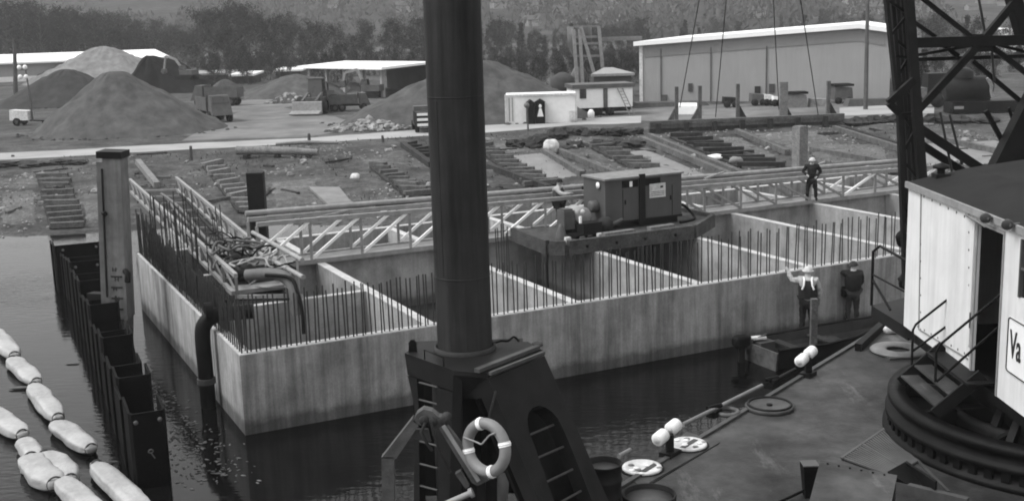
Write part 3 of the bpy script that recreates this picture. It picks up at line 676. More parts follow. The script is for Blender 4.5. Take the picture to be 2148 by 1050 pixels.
TL = {0: 'bare hazy tree in the grey wood behind the long white roofed warehouse', 1: 'bare hazy tree in the wood at the middle of the back of the yard', 2: 'bare tree in the wood behind the hopper tower', 3: 'dark tree behind the large grey warehouse', 4: 'tree seen through the crane lattice at right'}
TG = {0: 'trees behind the left warehouse', 1: 'trees behind the middle of the yard', 2: 'trees behind the hopper tower', 3: 'trees behind the large warehouse', 4: 'trees behind the crane lattice'}
def plant(k, x, y, s, zone):
    r = protos[k]
    if used[k]: r = dup(r, (x, y, YARD))
    r.location = (x, y, hillz(x, y)-.1); r.rotation_euler.z = rs.uniform(0, 6.28); r.scale = (s*rs.uniform(.85, 1.2),)*2+(s,)
    used[k] = True; r['label'] = TL[zone]; r['group'] = TG[zone]
    if k > 2: r['label'] = TL[zone].replace('bare hazy ', '').replace('bare ', '').replace('tree', 'evergreen tree', 1) if 'evergreen' not in TL[zone] else TL[zone]
def row(pxa, pxb, n, da, db, tops, zone, ks):
    for i in range(n):
        px = pxa+(pxb-pxa)*(i+rs.random())/n; dep = rs.uniform(da, db); p = D(px, 150, dep)
        f = (px-pxa)/(pxb-pxa)*(len(tops)-1); j = min(int(f), len(tops)-2); ty = tops[j]+(tops[j+1]-tops[j])*(f-j)+rs.uniform(-8, 22)
        k = rs.choice(ks); h = HT((p.x, p.y), ty)-hillz(p.x, p.y); plant(k, p.x, p.y, max(4, h)/(15, 13, 16, 14, 11)[k], zone)
row(-20, 430, 26, 262, 300, [-8, 2, 10, 14, 28, 42, 50, 52], 0, (0, 1, 2))
row(-20, 430, 20, 310, 380, [20, 10, 20, 16, 24, 40, 48, 55], 0, (0, 1, 2, 2))
row(420, 890, 24, 215, 265, [20, 5, 0, 18, 40, 48, 52, 40, 36, 40], 1, (0, 1, 2, 2))
row(420, 890, 30, 165, 210, [105, 95, 100, 100, 98, 92, 90, 95, 90], 1, (0, 1, 1))
row(885, 1005, 12, 215, 265, [38, 42, 45], 1, (0, 1, 2))
row(1000, 1350, 34, 240, 330, [45, 42, 52, 60, 40, 52, 42], 2, (0, 1, 2, 3))
row(1000, 1350, 30, 150, 235, [112, 105, 118, 118, 108, 112, 100], 2, (0, 1, 1))
row(1000, 1350, 18, 135, 160, [150, 145, 150, 150, 150, 150, 140], 2, (0, 1, 1))
row(1330, 1880, 26, 300, 420, [60, 52, 48, 40, 42, 30, 22, 12, 15], 3, (0, 1, 3, 3))
row(1900, 2180, 16, 180, 300, [25, 30, 40, 45, 30, 20], 4, (0, 1, 2, 3))
row(1900, 2180, 12, 120, 160, [130, 120, 110, 115, 120], 4, (0, 1, 4))

# houses scattered over the wooded slope
mb = MB()
hp = thing('hillside_house', (0, 0, 0), 'tiny pale house among trees on the hazy far slope', 'house', 'houses on the far slope')
m = MB(); m.box((0, 0, 0), (9, 7, 4), 0, True); m.prism([(-4.5, -3.5, 4), (-4.5, 3.5, 4), (-4.5, 0, 6)], (9, 0, 0)); m.build('wall', 'far_wall', hp)
m = MB()
for s in (-1, 1): m.hexa([(-5, s*4.2, 3.8), (5, s*4.2, 3.8), (5, 0, 6.2), (-5, 0, 6.2)], [(-5, s*4.2, 4.1), (5, s*4.2, 4.1), (5, 0, 6.5), (-5, 0, 6.5)])
m.build('roof', 'dark_wall', hp)
first = True
for i in range(46):
    px = rs.choice((rs.uniform(1010, 1340), rs.uniform(1010, 1850), rs.uniform(1010, 1850), rs.uniform(1900, 2148), rs.uniform(560, 880)))
    py = rs.uniform(-10, 62) if px > 900 else rs.uniform(-20, 30)
    d = ray(px, py); tt = 560.0; P = None
    while tt < 2000:
        Q = CAM0+d*(tt/d.y)
        if Q.z < hillz(Q.x, Q.y): P = Q; break
        tt += 6
    if not P: continue
    o = hp if first else dup(hp, P)
    first = False
    o.location = (P.x, P.y, hillz(P.x, P.y)-.4); o.rotation_euler.z = rs.uniform(-.7, .7); s = rs.uniform(.55, 1.0); o.scale = (s, s, s)
# woods on the slope: one mass of tree clumps
mb = MB()
for i in range(4200):                        # loose tufts of twigs, no solid lumps
    y = rs.uniform(470, 1500); x = rs.uniform(-1, 1)*y*.55
    if n2(x, y, .006, 4) < -.18: continue
    z = hillz(x, y); H_ = rs.uniform(7, 14)
    for k in range(20):
        c = V((x+rs.gauss(0, H_*.2), y+rs.gauss(0, H_*.2), z+H_*(.15+.8*rs.random())))
        a = V((rs.gauss(0, .6), rs.gauss(0, .6), rs.gauss(.5, 1))).normalized()*rs.uniform(1.0, 2.4); b = V((rs.gauss(0, 1), rs.gauss(0, 1), .3)).normalized()*rs.uniform(.4, 1.0)
        mb.add([c-a, c+b, c+a, c-b], [(0, 1, 2, 3)])
mb.build('hillside_wood', 'hazed_twigs', kind='stuff')
hm = bpy.data.materials.new('haze'); hm.use_nodes = True; N_ = hm.node_tree.nodes; N_.remove(N_['Principled BSDF'])
pv = N_.new('ShaderNodeVolumePrincipled'); pv.inputs['Color'].default_value = (.9, .9, .9, 1); pv.inputs['Density'].default_value = .00031; pv.inputs['Anisotropy'].default_value = 0
hm.node_tree.links.new(pv.outputs[0], N_['Material Output'].inputs['Volume']); MT['haze'] = hm
MB().hexa([(-2700, -120, -5), (2700, -120, -5), (2700, 4200, -5), (-2700, 4200, -5)], [(-2700, -120, 275), (2700, -120, 275), (2700, 4200, 275), (-2700, 4200, 275)]).build('haze', 'haze', kind='stuff')

# ------------------------------------------------------------------ bank: slipways, beams, walls, posts
def slipway(l0, l1, r0, r1, n, label, m_='timber', rail=True, hgt=.2):
    c = T((l0[0]+r1[0])/2, (l0[1]+r1[1])/2); t = thing('slipway', c, label, 'slipway', 'timber slipways on the bank'); rs = random.Random(n*7+int(l0[0]))
    for i in range(n):
        f = i/(n-1); a = T(l0[0]+(l1[0]-l0[0])*f+rs.uniform(-2, 2), l0[1]+(l1[1]-l0[1])*f); b = T(r0[0]+(r1[0]-r0[0])*f+rs.uniform(-4, 4), r0[1]+(r1[1]-r0[1])*f+rs.uniform(-.6, .6))
        up = V((0, 0, hgt*.8+rs.uniform(-.05, .05))); z = max(a.z, b.z); a.z = b.z = z
        MB().beam(a+up, b+up, .34, .26).build('cross_tie', m_, t)
    if rail:
        for q in (.06, .9):
            m = MB(); pts = []
            for i in range(7):
                f = i/6; a = T(l0[0]+(l1[0]-l0[0])*f, l0[1]+(l1[1]-l0[1])*f); b = T(r0[0]+(r1[0]-r0[0])*f, r0[1]+(r1[1]-r0[1])*f); pts.append(lerp(a, b, q)+V((0, 0, .02)))
            for p, s in zip(pts, pts[1:]): m.beam(p, s, .3, .2)
            m.build('stringer', 'dark_timber', t)
slipway((78, 372), (107, 480), (141, 370), (177, 477), 10, 'stepped timber slipway at far left, above the sheet piles')
slipway((426, 351), (502, 446), (467, 346), (552, 442), 11, 'pale weathered timber slipway behind the dark square post', 'pale_timber', True, .2)
slipway((778, 352), (850, 412), (808, 349), (905, 410), 9, 'timber slipway just left of the steel column', 'timber')
slipway((1000, 312), (1098, 392), (1034, 310), (1176, 392), 11, 'timber slipway just right of the steel column', 'timber')
slipway((1240, 312), (1318, 352), (1287, 309), (1385, 352), 6, 'timber slipway behind the generator box', 'timber')
slipway((1405, 290), (1545, 352), (1470, 287), (1650, 349), 9, 'timber slipway between the long beams, left of the pale square post', 'dark_timber')
slipway((845, 310), (880, 330), (875, 306), (925, 327), 5, 'short run of old ties at the top of the bank against the steel column', 'dark_timber', False)
def bank_beam(a, b, w_, h, label, m_='timber', n=8, name='slip_beam'):
    pts = [T(a[0]+(b[0]-a[0])*i/n, a[1]+(b[1]-a[1])*i/n) for i in range(n+1)]; m = MB()
    for i, p in enumerate(pts): p.z += h*.5+.02
    for p, q in zip(pts, pts[1:]): m.beam(p, q+(q-p)*.002, w_, h)
    m.build(name, m_, loc=pts[0], label=label, cat='beam')
for k, (a, b, lb, m_) in enumerate((((1140, 322), (1222, 372), 'left beam of the pair leading from the white bag to the generator', 'timber'), ((1165, 318), (1290, 372), 'right beam of the pair leading from the white bag to the generator', 'timber'),
    ((1345, 296), (1530, 374), 'long timber slip beam ending at the gantry, left one of the pair behind the generator', 'timber'), ((1362, 290), (1556, 372), 'long timber slip beam ending at the gantry, right one of the pair behind the generator', 'timber'),
    ((1545, 280), (1652, 326), 'slip beam running down to the pale square post', 'timber'), ((1750, 274), (1895, 320), 'slip beam on the bank left of the crane lattice', 'timber'), ((1762, 272), (1905, 316), 'outer slip beam on the bank left of the crane lattice', 'dark_timber'),
    ((1018, 352), (1152, 402), 'dark beam along the lower side of the slipway right of the steel column', 'dark_timber'), ((845, 308), (905, 352), 'dark beam at the top of the bank running to the steel column', 'dark_timber'),
    ((1920, 285), (2120, 330), 'slip beam seen under the crane lattice', 'timber'), ((290, 345), (330, 395), 'narrow beam on the bank beside the concrete mooring pile', 'pale_timber'))):
    bank_beam(a, b, .34, .34, lb, m_)
def patch(pts, m_, name, dz=.05):
    n = 9; m = MB(); a, b, c, d = pts
    g = []
    for j in range(n+1):
        for i in range(n+1):
            u, v_ = i/n, j/n; x = (a[0]*(1-u)+b[0]*u)*(1-v_)+(d[0]*(1-u)+c[0]*u)*v_; y = (a[1]*(1-u)+b[1]*u)*(1-v_)+(d[1]*(1-u)+c[1]*u)*v_
            P = T(x, y); e = min(u, 1-u, v_, 1-v_)*8; P.z += dz*min(1, e)-.06*(e < .01); g.append(P)
    m.add(g, [(j*(n+1)+i, j*(n+1)+i+1, (j+1)*(n+1)+i+1, (j+1)*(n+1)+i) for j in range(n) for i in range(n)], True); m.build(name, m_, kind='structure')
patch([(1062, 322), (1140, 316), (1232, 372), (1150, 378)], 'sand', 'sand'); patch([(1300, 316), (1348, 308), (1500, 372), (1400, 372)], 'sand', 'sand')
patch([(172, 402), (222, 400), (226, 470), (178, 474)], 'bank_dirt', 'sand'); patch([(1690, 300), (1860, 300), (1880, 345), (1700, 340)], 'bank_dirt', 'sand')
patch([(1920, 300), (2110, 290), (2100, 350), (1930, 350)], 'sand', 'sand'); patch([(0, 400), (75, 396), (80, 470), (0, 474)], 'bank_dirt', 'sand')
patch([(560, 380), (660, 370), (700, 430), (575, 440)], 'bank_dirt', 'sand')
a, b = T(498, 331), T(668, 333); c_ = MB().tube([a+V((0, 0, .5)), lerp(a, b, .3)+V((0, .05, .52)), lerp(a, b, .7)+V((0, -.03, .5)), b+V((0, 0, .42))], [.3, .28, .26, .2], 12).build('log', 'pale_timber', loc=a, label='long weathered log lying at the top of the bank', cat='log')
for f in (.12, .5, .88):
    q_ = lerp(a, b, f); MB().beam(q_+V((0, -.5, .12)), q_+V((0, .5, .12)), .3, .25).build('log_bearer', 'dark_timber', loc=q_, label='dark timber bearer under the long weathered log', cat='timber', group='bearers under the long log')
m = MB(); p = T(580, 326); m.tube([p+V((0, 0, .75)), p+V((2.0, .3, .8)), p+V((4.2, .2, .7))], [.1, .14, .1], 7); m.build('branch', 'pale_timber', loc=p, label='broken branch resting on the long weathered log', cat='branch')
a, b, c, d = [T(*q) for q in ((648, 397), (712, 398), (742, 434), (690, 436))]
MB().hexa([p+V((0, 0, .02)) for p in (a, b, c, d)], [p+V((0, 0, .16)) for p in (a, b, c, d)]).build('concrete_slab', 'gravel_pale', loc=a, label='pale tilted slab on the bank behind the gantry, left of the steel column', cat='slab')
p = T(1156, 321); m = MB(); m.blob(p+V((0, 0, .42)), (.52, .45, .5), .35, 1.5, 18, 12, 3); m.build('white_bag', 'dirty_white', loc=p, label='lumpy white bulk bag on the bank below the toilets', cat='bag')
p = T(1498, 337); MB().blob(p+V((0, 0, .2)), (.62, .3, .2), .3, 1.5, 12, 8, 4).build('small_sack', 'white', loc=p, label='small white sack between the slip beams behind the generator', cat='sack')
patch([(1500, 285), (1545, 284), (1640, 330), (1570, 345)], 'bank_dirt', 'sand'); patch([(1560, 276), (1720, 272), (1800, 318), (1680, 322)], 'bank_dirt', 'sand'); patch([(1030, 300), (1090, 300), (1130, 318), (1050, 322)], 'bank_dirt', 'sand')
bank_beam((1700, 318), (1890, 352), .3, .3, 'low slip beam on the bank behind the right end of the footbridge', 'timber')
p = T(1543, 346); MB().blob(p+V((0, 0, .25)), (.45, .36, .26), .3, 1.5, 12, 8, 5).build('boulder', 'sand', loc=p, label='round grey boulder at the foot of the slipway by the pale post', cat='boulder')
p = T(745, 375); MB().blob(p+V((0, 0, .1)), (.3, .25, .22), .3, 1.5, 10, 7, 6).build('boulder', 'dirty_white', loc=p, label='small white rock on the bank left of the steel column', cat='boulder')
p = T(432, 458); t_ = MB().box(p+V((0, 0, .3)), (.95, .7, .5), .2).build('crate', 'pale_timber', loc=p, label='pale box on the shore between mooring pile and dark square post', cat='box')

rs = random.Random(77)
for i in range(60):
    x = rs.uniform(-32, 30); y = rs.uniform(shore(x)+.5, roady(x)-2)
    p = V((x, y, height(x, y)+.06)); a = rs.gauss(.2, .9); L_ = rs.uniform(.5, 2.2); d = V((math.cos(a), math.sin(a), 0))*L_*.5
    q_ = p+d; q_.z = height(q_.x, q_.y)+.08
    MB().beam(p-d, q_, rs.uniform(.1, .24), rs.uniform(.08, .16)).build('loose_timber', rs.choice(('timber', 'dark_timber', 'pale_timber', 'dark_timber')), loc=p, label='loose piece of timber lying on the bank between the slipways', cat='timber', group='loose timbers on the bank')
# dark overgrown bank edge below the toilets, and the timber wall with its braced posts
def mudridge(pts, h, w_, label, seed):
    P = [T(*q) for q in pts]; m = MB(); rs = random.Random(seed)
    for a, b in zip(P, P[1:]):
        n = max(2, int((b-a).length/.55))
        for i in range(n):
            c = lerp(a, b, i/n); s = rs.uniform(.5, 1.0)
            m.blob(c+V((0, rs.uniform(-w_, w_)*.4, h*.2)), (.85*s, w_*.6*s, h*s*rs.uniform(.7, 1.15)), .6, 2.2, 10, 7, i+seed, smooth=False)
    m.build('earth_bank', 'mud', loc=P[0], label=label, cat='earth bank')
mudridge([(1075, 310), (1130, 300), (1175, 284), (1250, 284), (1300, 282), (1358, 280)], .55, 2.2, 'dark overgrown edge of the bank below the white container and trailer', 1)
mudridge([(1180, 310), (1240, 306), (1320, 302), (1350, 300)], .3, 2.0, 'dark lower strip of broken bank behind the generator', 4)
mudridge([(1770, 262), (1830, 258), (1900, 256), (1990, 256), (2100, 258)], .5, 1.6, 'dark edge of the bank running behind the crane lattice', 9)
mudridge([(1010, 398), (1060, 396), (1130, 404)], .2, 1.6, 'dark wet mud at the shore right of the steel column', 12)
mudridge([(20, 345), (70, 348), (130, 342), (190, 340)], .25, 1.4, 'dark clods along the top of the bank at left', 15)
a, b = T(1362, 280), T(1768, 262); b2 = lerp(a, b, .5); ha, hb = HT(a, 256), HT(b, 240)
t = thing('timber_wall', a, 'long dark timber retaining wall below the big grey warehouse', 'retaining wall')
for k, z in enumerate((.0, .5, 1.0)):
    f = (ha-a.z)*.34
    MB().beam(a+V((0, -.05*k, .2+f*k)), b+V((0, -.05*k, .2+(hb-b.z)*.34*k)), .5, f*.94).build('log_beam', 'dark_timber' if k < 1 else 'timber', t)
for k in range(7):
    p = lerp(a, b, (k+.3)/7)-V((0, .42, 0)); MB().beam(p, p+V((0, 0, (ha-a.z)*.9)), .35).build('upright', 'dark_timber', t)
for px, py in ((1424, 182), (1473, 180), (1553, 176), (1650, 172), (1746, 170)):
    f = (px-1362)/(1768-1362); p = lerp(a, b, f)+V((0, 1.3, 0)); p.z = YARD
    h = HT(p, py); t2 = thing('braced_post', p, {1424: 'leftmost braced timber post standing on the long dark timber wall', 1473: 'second braced timber post from the left on the dark timber wall', 1553: 'middle braced timber post on the dark timber wall with a dark brace', 1650: 'wide braced post on the timber wall, directly above the pale square post', 1746: 'rightmost braced timber post on the dark timber wall'}[px], 'post', 'braced posts on the timber wall')
    w_ = .6 if px == 1650 else .24
    MB().beam(p, Pz(p, h), w_, .34, (0, 1, 0)).build('post', 'timber' if px != 1650 else 'pale_timber', t2)
    s = -1 if px < 1500 else 1
    MB().prism([p+V((s*.2, -.1, .2)), p+V((s*.95, -.1, .2)), p+V((s*.15, -.1, (h-YARD)*.5))], (0, .25, 0)).build('brace', 'dark_timber' if s > 0 else 'timber', t2)
m = MB(); p = G(1395, 250, YARD)
MB().hexa([G(1418, 240, YARD), G(1462, 240, YARD), G(1462, 232, YARD), G(1418, 232, YARD)], [q+V((0, 0, .7)) for q in (G(1418, 240, YARD), G(1462, 240, YARD), G(1462, 232, YARD), G(1418, 232, YARD))]).build('white_panel_stack', 'white', loc=G(1440, 238, YARD), label='low stack of white panels behind the two leftmost braced posts', cat='panels')
# small plant parked before the big warehouse
def box_unit(px, py, w_, h, d_, name, label, cat, m_='machine', wheels=True, hood=None):
    h *= .8; w_ *= .85; p = G(px, py, YARD); t = thing(name, p, label, cat); z = .35 if wheels else 0
    MB().hexa([p+V((-w_/2, 0, z)), p+V((w_/2, 0, z)), p+V((w_/2, d_, z)), p+V((-w_/2, d_, z))], [p+V((-w_*.46, .1, h)), p+V((w_*.46, .1, h*.9)), p+V((w_*.46, d_-.1, h*.9)), p+V((-w_*.46, d_-.1, h))]).build('body', m_, t)
    if wheels:
        for x in (-w_*.3, w_*.3): MB().lathe(p+V((x, -.12, .32)), [(0, 0), (.32, 0), (.32, .2), (0, .2)], 14, (0, 1, 0)).build('wheel', 'tyre', t)
    if hood: MB().box(p+V((0, d_/2, h+.1)), (w_*1.05, d_*1.05, .2)).build('roof', hood, t)
box_unit(1534, 226, 1.5, 1.2, 1.4, 'compressor', 'dark compressor with a pale front, left of the middle braced post', 'compressor', 'dark_steel')
box_unit(1592, 222, 1.5, 1.4, 1.6, 'pump_unit', 'pump unit before the warehouse door', 'pump')
box_unit(1614, 222, 1.0, 1.3, 1.2, 'white_pump', 'white pump unit with dark openings right of the warehouse door', 'pump', 'dirty_white')
box_unit(1630, 223, .8, 1.1, 1.2, 'white_drum_unit', 'small white wheeled unit beside the wide braced post', 'pump', 'white')
box_unit(1672, 226, 2.2, 1.5, 1.4, 'tool_cabin', 'pale cabin with a dark roof behind the wide braced post', 'cabin', 'galv', False, 'black_steel')
box_unit(1722, 224, 2.2, .9, 1.4, 'scrap_bin', 'low bin of pale scrap left of the rightmost braced post', 'bin', 'stone', False)
box_unit(1770, 218, 2.0, 2.0, 1.8, 'forklift', 'parked forklift near the thin mast', 'forklift', 'machine', True, 'dark_steel')
box_unit(1408, 224, 8.5, .55, 2.0, 'steel_stack', 'long low stack of steel at the left foot of the big warehouse', 'steel stack', 'machine', False)
box_unit(1838, 222, 6.0, .8, 1.5, 'pipe_stack', 'stack of dark pipes behind the thin mast', 'pipe stack', 'machine', False)
box_unit(1242, 236, .8, 1.0, .6, 'gas_bottle_rack', 'rack of dark bottles under the left end of the trailer', 'rack', 'dark_steel', False)
p = G(1240, 248, YARD); MB().lathe(p, [(0, 0), (.28, 0), (.3, .5), (.12, .75), (0, .75)], 12).build('white_bucket', 'white', loc=p, label='white bucket on the ground left of the trailer wheels', cat='bucket')

# old rail wagon with a rounded tank seen through the crane lattice
p = G(2075, 236, YARD); t = thing('rail_wagon', p, 'dark flat wagon with a rounded tank and a pale chain end, behind the crane lattice', 'wagon')
Y0 = p.y; a = D(1988, 236, Y0); b = D(2190, 232, Y0); z0, z1 = HT(p, 234), HT(p, 210)
MB().beam(V((a.x, Y0, (z0+z1)/2)), V((b.x, Y0, (z0+z1)/2)), 2.0, z1-z0).build('frame', 'black_steel', t)
c0 = D(1982, 190, Y0+.6); c1 = D(2082, 190, Y0+.6); zt = HT(p, 158)-z1
MB().tube([(c0.x, Y0+.9, z1+zt*.45), (c0.x+.2, Y0+.9, z1+zt*.47), (c1.x-.2, Y0+.9, z1+zt*.47), (c1.x, Y0+.9, z1+zt*.45)], [zt*.3, zt*.5, zt*.5, zt*.3], 16).build('tank', 'dark_steel', t)
c = D(2018, 160, Y0+.9); MB().lathe((c.x, c.y, z1+zt*.9), [(.9, 0), (.9, .5), (.5, .8), (0, .8)], 16).build('dome', 'dark_steel', t)
for px in (2005, 2030, 2130, 2150):
    q = D(px, 232, Y0-.7); MB().lathe((q.x, Y0-.9, YARD+.5), [(0, 0), (.5, 0), (.5, .2), (0, .2)], 16, (0, 1, 0)).build('wheel', 'tyre', t)
q = D(2012, 224, Y0-1.05); MB().box((q.x, Y0-1.02, (z0+z1)/2), (.75, .05, .22)).build('number_plate', 'pale_steel', t)
m = MB(); m.tube([D(2072, 163, Y0-.5), D(2080, 180, Y0-.5), D(2079, 192, Y0-.5), D(2082, 203, Y0-.5)], [.16, .14, .12, .14], 6); m.build('chain', 'pale_steel', t)
p = G(1950, 226, YARD); t = thing('tractor', p, 'dark upright tractor cab behind the crane lattice, left of the wagon', 'tractor')
MB().box(p+V((.6, .8, .5)), (1.6, 1.5, 2.4), 0, True).build('cab', 'dark_steel', t); MB().box(p+V((-1.0, .8, .5)), (1.6, 1.2, 1.2), 0, True).build('hood', 'galv', t)
for x in (-1.2, .7): MB().lathe(p+V((x, -.1, .6)), [(0, 0), (.6, 0), (.6, .35), (0, .35)], 16, (0, 1, 0)).build('wheel', 'tyre', t)

# posts by the water
p = V(G(543, 468, .2)); h = HT(p, 363); w_ = 35*p.y/FPX
t = thing('square_post', p, 'dark square steel post standing behind the gantry at left', 'post'); MB().box(Pz(p, -1.5), (w_, w_, h+1.5), .1, True).build('shaft', 'dark_steel', t)
MB().box(Pz(p, h), (w_*1.02, w_*1.02, .06), .1, True).build('cap', 'rust', t)
p = T(1667, 372); p.y -= 1; h = HT(p, 266); w_ = 23*p.y/FPX
t = thing('timber_post', p, 'pale square timber post behind the gantry beside the man', 'post'); MB().box(Pz(p, -1.0), (w_, w_, h+1.0), .5, True).build('shaft', 'pale_timber', t)
MB().box(Pz(p, h), (w_*.9, w_*.9, .05), .5, True).build('cap', 'pale_timber', t)

# ------------------------------------------------------------------ floating concrete caisson: s along the front, t away from it
TH = .4593; CA = V((-6.305, 25.545, 0)); CU_ = V((math.cos(TH), math.sin(TH), 0)); CV_ = V((-math.sin(TH), math.cos(TH), 0))
CTOP = 1.91
def S(s, t, z=0.0): return CA+CU_*s+CV_*t+V((0, 0, z))
def sbox(mb, s0, s1, t0, t1, z0, z1): return mb.hexa([S(s0, t0, z0), S(s1, t0, z0), S(s1, t1, z0), S(s0, t1, z0)], [S(s0, t0, z1), S(s1, t0, z1), S(s1, t1, z1), S(s0, t1, z1)])
LEN, WID = 33.0, 14.4
cais = thing('concrete_caisson', CA, 'long pale concrete caisson of open cells with rusty bars standing from its walls', 'caisson')
W_ = .32
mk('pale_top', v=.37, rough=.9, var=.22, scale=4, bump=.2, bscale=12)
for nm, r in (('outer_wall', (0, LEN, 0, W_)), ('outer_wall', (0, W_, W_+.002, WID-W_-.002)), ('outer_wall', (0, LEN, WID-W_, WID)), ('outer_wall', (LEN-W_, LEN, W_+.002, WID-W_-.002))):
    sbox(MB(), *r, -1.2, CTOP).build(nm, 'concrete', cais)
for t0, e_ in ((4.85, 4.728), (9.65, LEN-W_-.002)): sbox(MB(), W_+.002, e_, t0-.12, t0+.12, .03, CTOP-.03).build('long_inner_wall', 'concrete_inner', cais)
DIV = (4.85, 9.0, 13.0, 17.0, 21.0, 25.0, 29.0)
for s0 in DIV:
    for t0, t1 in ((W_+.002, 9.528), (9.772, WID-W_-.002)): sbox(MB(), s0-.12, s0+.12, t0, t1, .03, CTOP-.015).build('cross_wall', 'concrete_inner', cais)
sbox(MB(), W_+.002, LEN-W_-.002, W_+.002, WID-W_-.002, -.2, .03).build('floor_slab', 'mud', cais)
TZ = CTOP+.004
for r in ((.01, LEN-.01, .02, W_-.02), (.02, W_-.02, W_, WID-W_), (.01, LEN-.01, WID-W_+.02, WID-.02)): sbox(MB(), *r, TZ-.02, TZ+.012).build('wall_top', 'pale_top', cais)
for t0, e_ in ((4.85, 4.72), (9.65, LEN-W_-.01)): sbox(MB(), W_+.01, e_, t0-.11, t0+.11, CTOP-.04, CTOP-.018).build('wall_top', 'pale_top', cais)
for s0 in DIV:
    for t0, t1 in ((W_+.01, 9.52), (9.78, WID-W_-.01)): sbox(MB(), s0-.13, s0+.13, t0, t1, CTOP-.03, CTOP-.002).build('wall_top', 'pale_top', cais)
rs = random.Random(3); RB = None; nrb = 0; rest = MB()
def rebar(s, t, h):
    global RB, nrb
    dx, dy = rs.gauss(0, .012), rs.gauss(0, .012)
    if nrb < 100:
        if RB is None:
            RB = MB().tube([V((0, 0, 0)), V((0, 0, 1))], .019, 6); me_o = RB.build('rebar', 'rebar'); RB = me_o; o = RB
        else: o = RB.copy(); COL.objects.link(o)
        o.parent = cais; o.location = S(s, t, CTOP-.02)-cais.location; o.scale = (1, 1, h); o.rotation_euler = (dx, dy, 0); nrb += 1
    else:
        p = S(s, t, CTOP-.02); rest.tube([p, p+V((dy*h, -dx*h, h))], .0185, 5)
s = .1
rows = []
while s < 22.4:
    rows.append((s, (.09 if len(rows) % 2 else .18)+rs.uniform(-.02, .02), 1.34+rs.uniform(-.13, .08))); s += (.115 if s < 5 else .14 if s < 12 else .17)+rs.uniform(-.015, .015)
for r in rows[:94]: rebar(*r)
nrb = 100 if nrb > 94 else nrb
for k in range(6): rebar(9.0, 4.2+.16*k, 1.35+rs.uniform(-.1, .2))
for r in rows[94:]: rebar(*r)
s = 22.4
while s < LEN: rebar(s, .13, 1.2+rs.uniform(-.07, .07)); s += .17
for lane, hh in ((.09, 1.15), (.22, 1.1)):
    t = .15
    while t < WID:
        if not (lane > 1): rebar(lane, t, hh+rs.uniform(-.2, .12)+.35*max(0, (t-8)/6)); t += .21+rs.uniform(-.03, .03)
t = 9.0
while t < 17.5: rebar(.5+rs.uniform(0, 1.6), min(t, WID-.1), rs.uniform(1.3, 2.1)); t += .22
rest.build('rebar_row', 'rebar', cais, kind='stuff')
# dark sheet added inside the left wall, standing for the shadowed cells
m = MB(); sbox(m, .32, .40, 2.6, 14.0, 1.0, CTOP+.75); m.build('cell_shade_sheet', 'sheet_steel', cais)

# ------------------------------------------------------------------ gantry: box truss footbridge on the second long wall
gan = thing('truss_footbridge', S(3, 9.65, CTOP), 'long pale steel truss footbridge laid across the back cells of the caisson', 'footbridge')
ZB, ZT = CTOP+.06, CTOP+1.42; T0, T1 = 9.35, 10.45; S0, S1 = 2.9, 31.5
zd = lambda s: -.018*max(0, s-8)*1.2
for t0 in (T0, T1):
    for z in (ZB, ZT):
        MB().beam(S(S0, t0, z), S(S1, t0, z+zd(S1)*(z > 2.5)), .13 if z > 2.5 else .15).build('chord', 'pale_steel', gan)
MB().tube([S(S0, T1+.25, ZT+.16), S(S1, T1+.25, ZT+.16+zd(S1))], .09, 8).build('pipe_rail', 'pale_steel', gan)
sbox(MB(), S0, S1, T0+.12, T1-.12, ZB-.02, ZB+.04).build('walkway', 'galv', gan)
NB = 17; bay = (S1-S0)/NB
for i in range(NB+1):
    s = S0+bay*i
    for t0 in (T0, T1): MB().beam(S(s, t0, ZB+.08), S(s, t0, ZT-.07+zd(s)), .085).build('post', 'pale_steel', gan)
for i in range(NB):
    a, b = S0+bay*i, S0+bay*(i+1)
    for t0 in (T0, T1):
        dn = (i >= 8 and i < 13) or (i >= 13 and i % 2 == 1)
        lo, hi = (S(b, t0, ZB+.08), S(a, t0, ZT-.06+zd(a))) if dn else (S(a, t0, ZB+.08), S(b, t0, ZT-.06+zd(b)))
        MB().beam(lo, hi, .085).build('diagonal', 'white' if (not dn and (i < 8 or i in (14, 16))) else 'pale_steel', gan)
    MB().beam(S(a, T0, ZT-.02), S(b, T1, ZT-.02), .06).build('top_brace', 'pale_steel', gan) if i % 3 == 1 else None
for i in (2, 4, 7): sbox(MB(), S0+bay*i+.5, S0+bay*i+1.5, T1+.08, T1+.14, ZT-.16, ZT-.04).build('bracket_plate', 'black_steel', gan)

# short gangway: two pale rails from the footbridge to the middle wall
gw = thing('short_gangway', S(3.0, 7, CTOP), 'short gangway with two white rails from the footbridge to the middle of the caisson', 'gangway')
zr = CTOP+1.0
a1, b1 = G(530, 487, zr+.15), G(634, 545, zr+.15); a2, b2 = G(525, 520, zr-.2), G(636, 581, zr-.2)
for a, b in ((a1, b1), (a2, b2)):
    MB().tube([a, b], .065, 8).build('rail', 'pale_steel', gw)
    for f in (.15, .55, .9):
        p = lerp(a, b, f); MB().beam(Pz(p, CTOP-.02), p-V((0, 0, .06)), .06).build('rail_post', 'pale_steel', gw)
m = MB(); q = [Pz(p, CTOP+.1) for p in (lerp(a1, b1, .02), lerp(a1, b1, .98), lerp(a2, b2, .98), lerp(a2, b2, .02))]; m.hexa(q, [p+V((0, 0, .05)) for p in q]); m.build('deck', 'galv', gw)

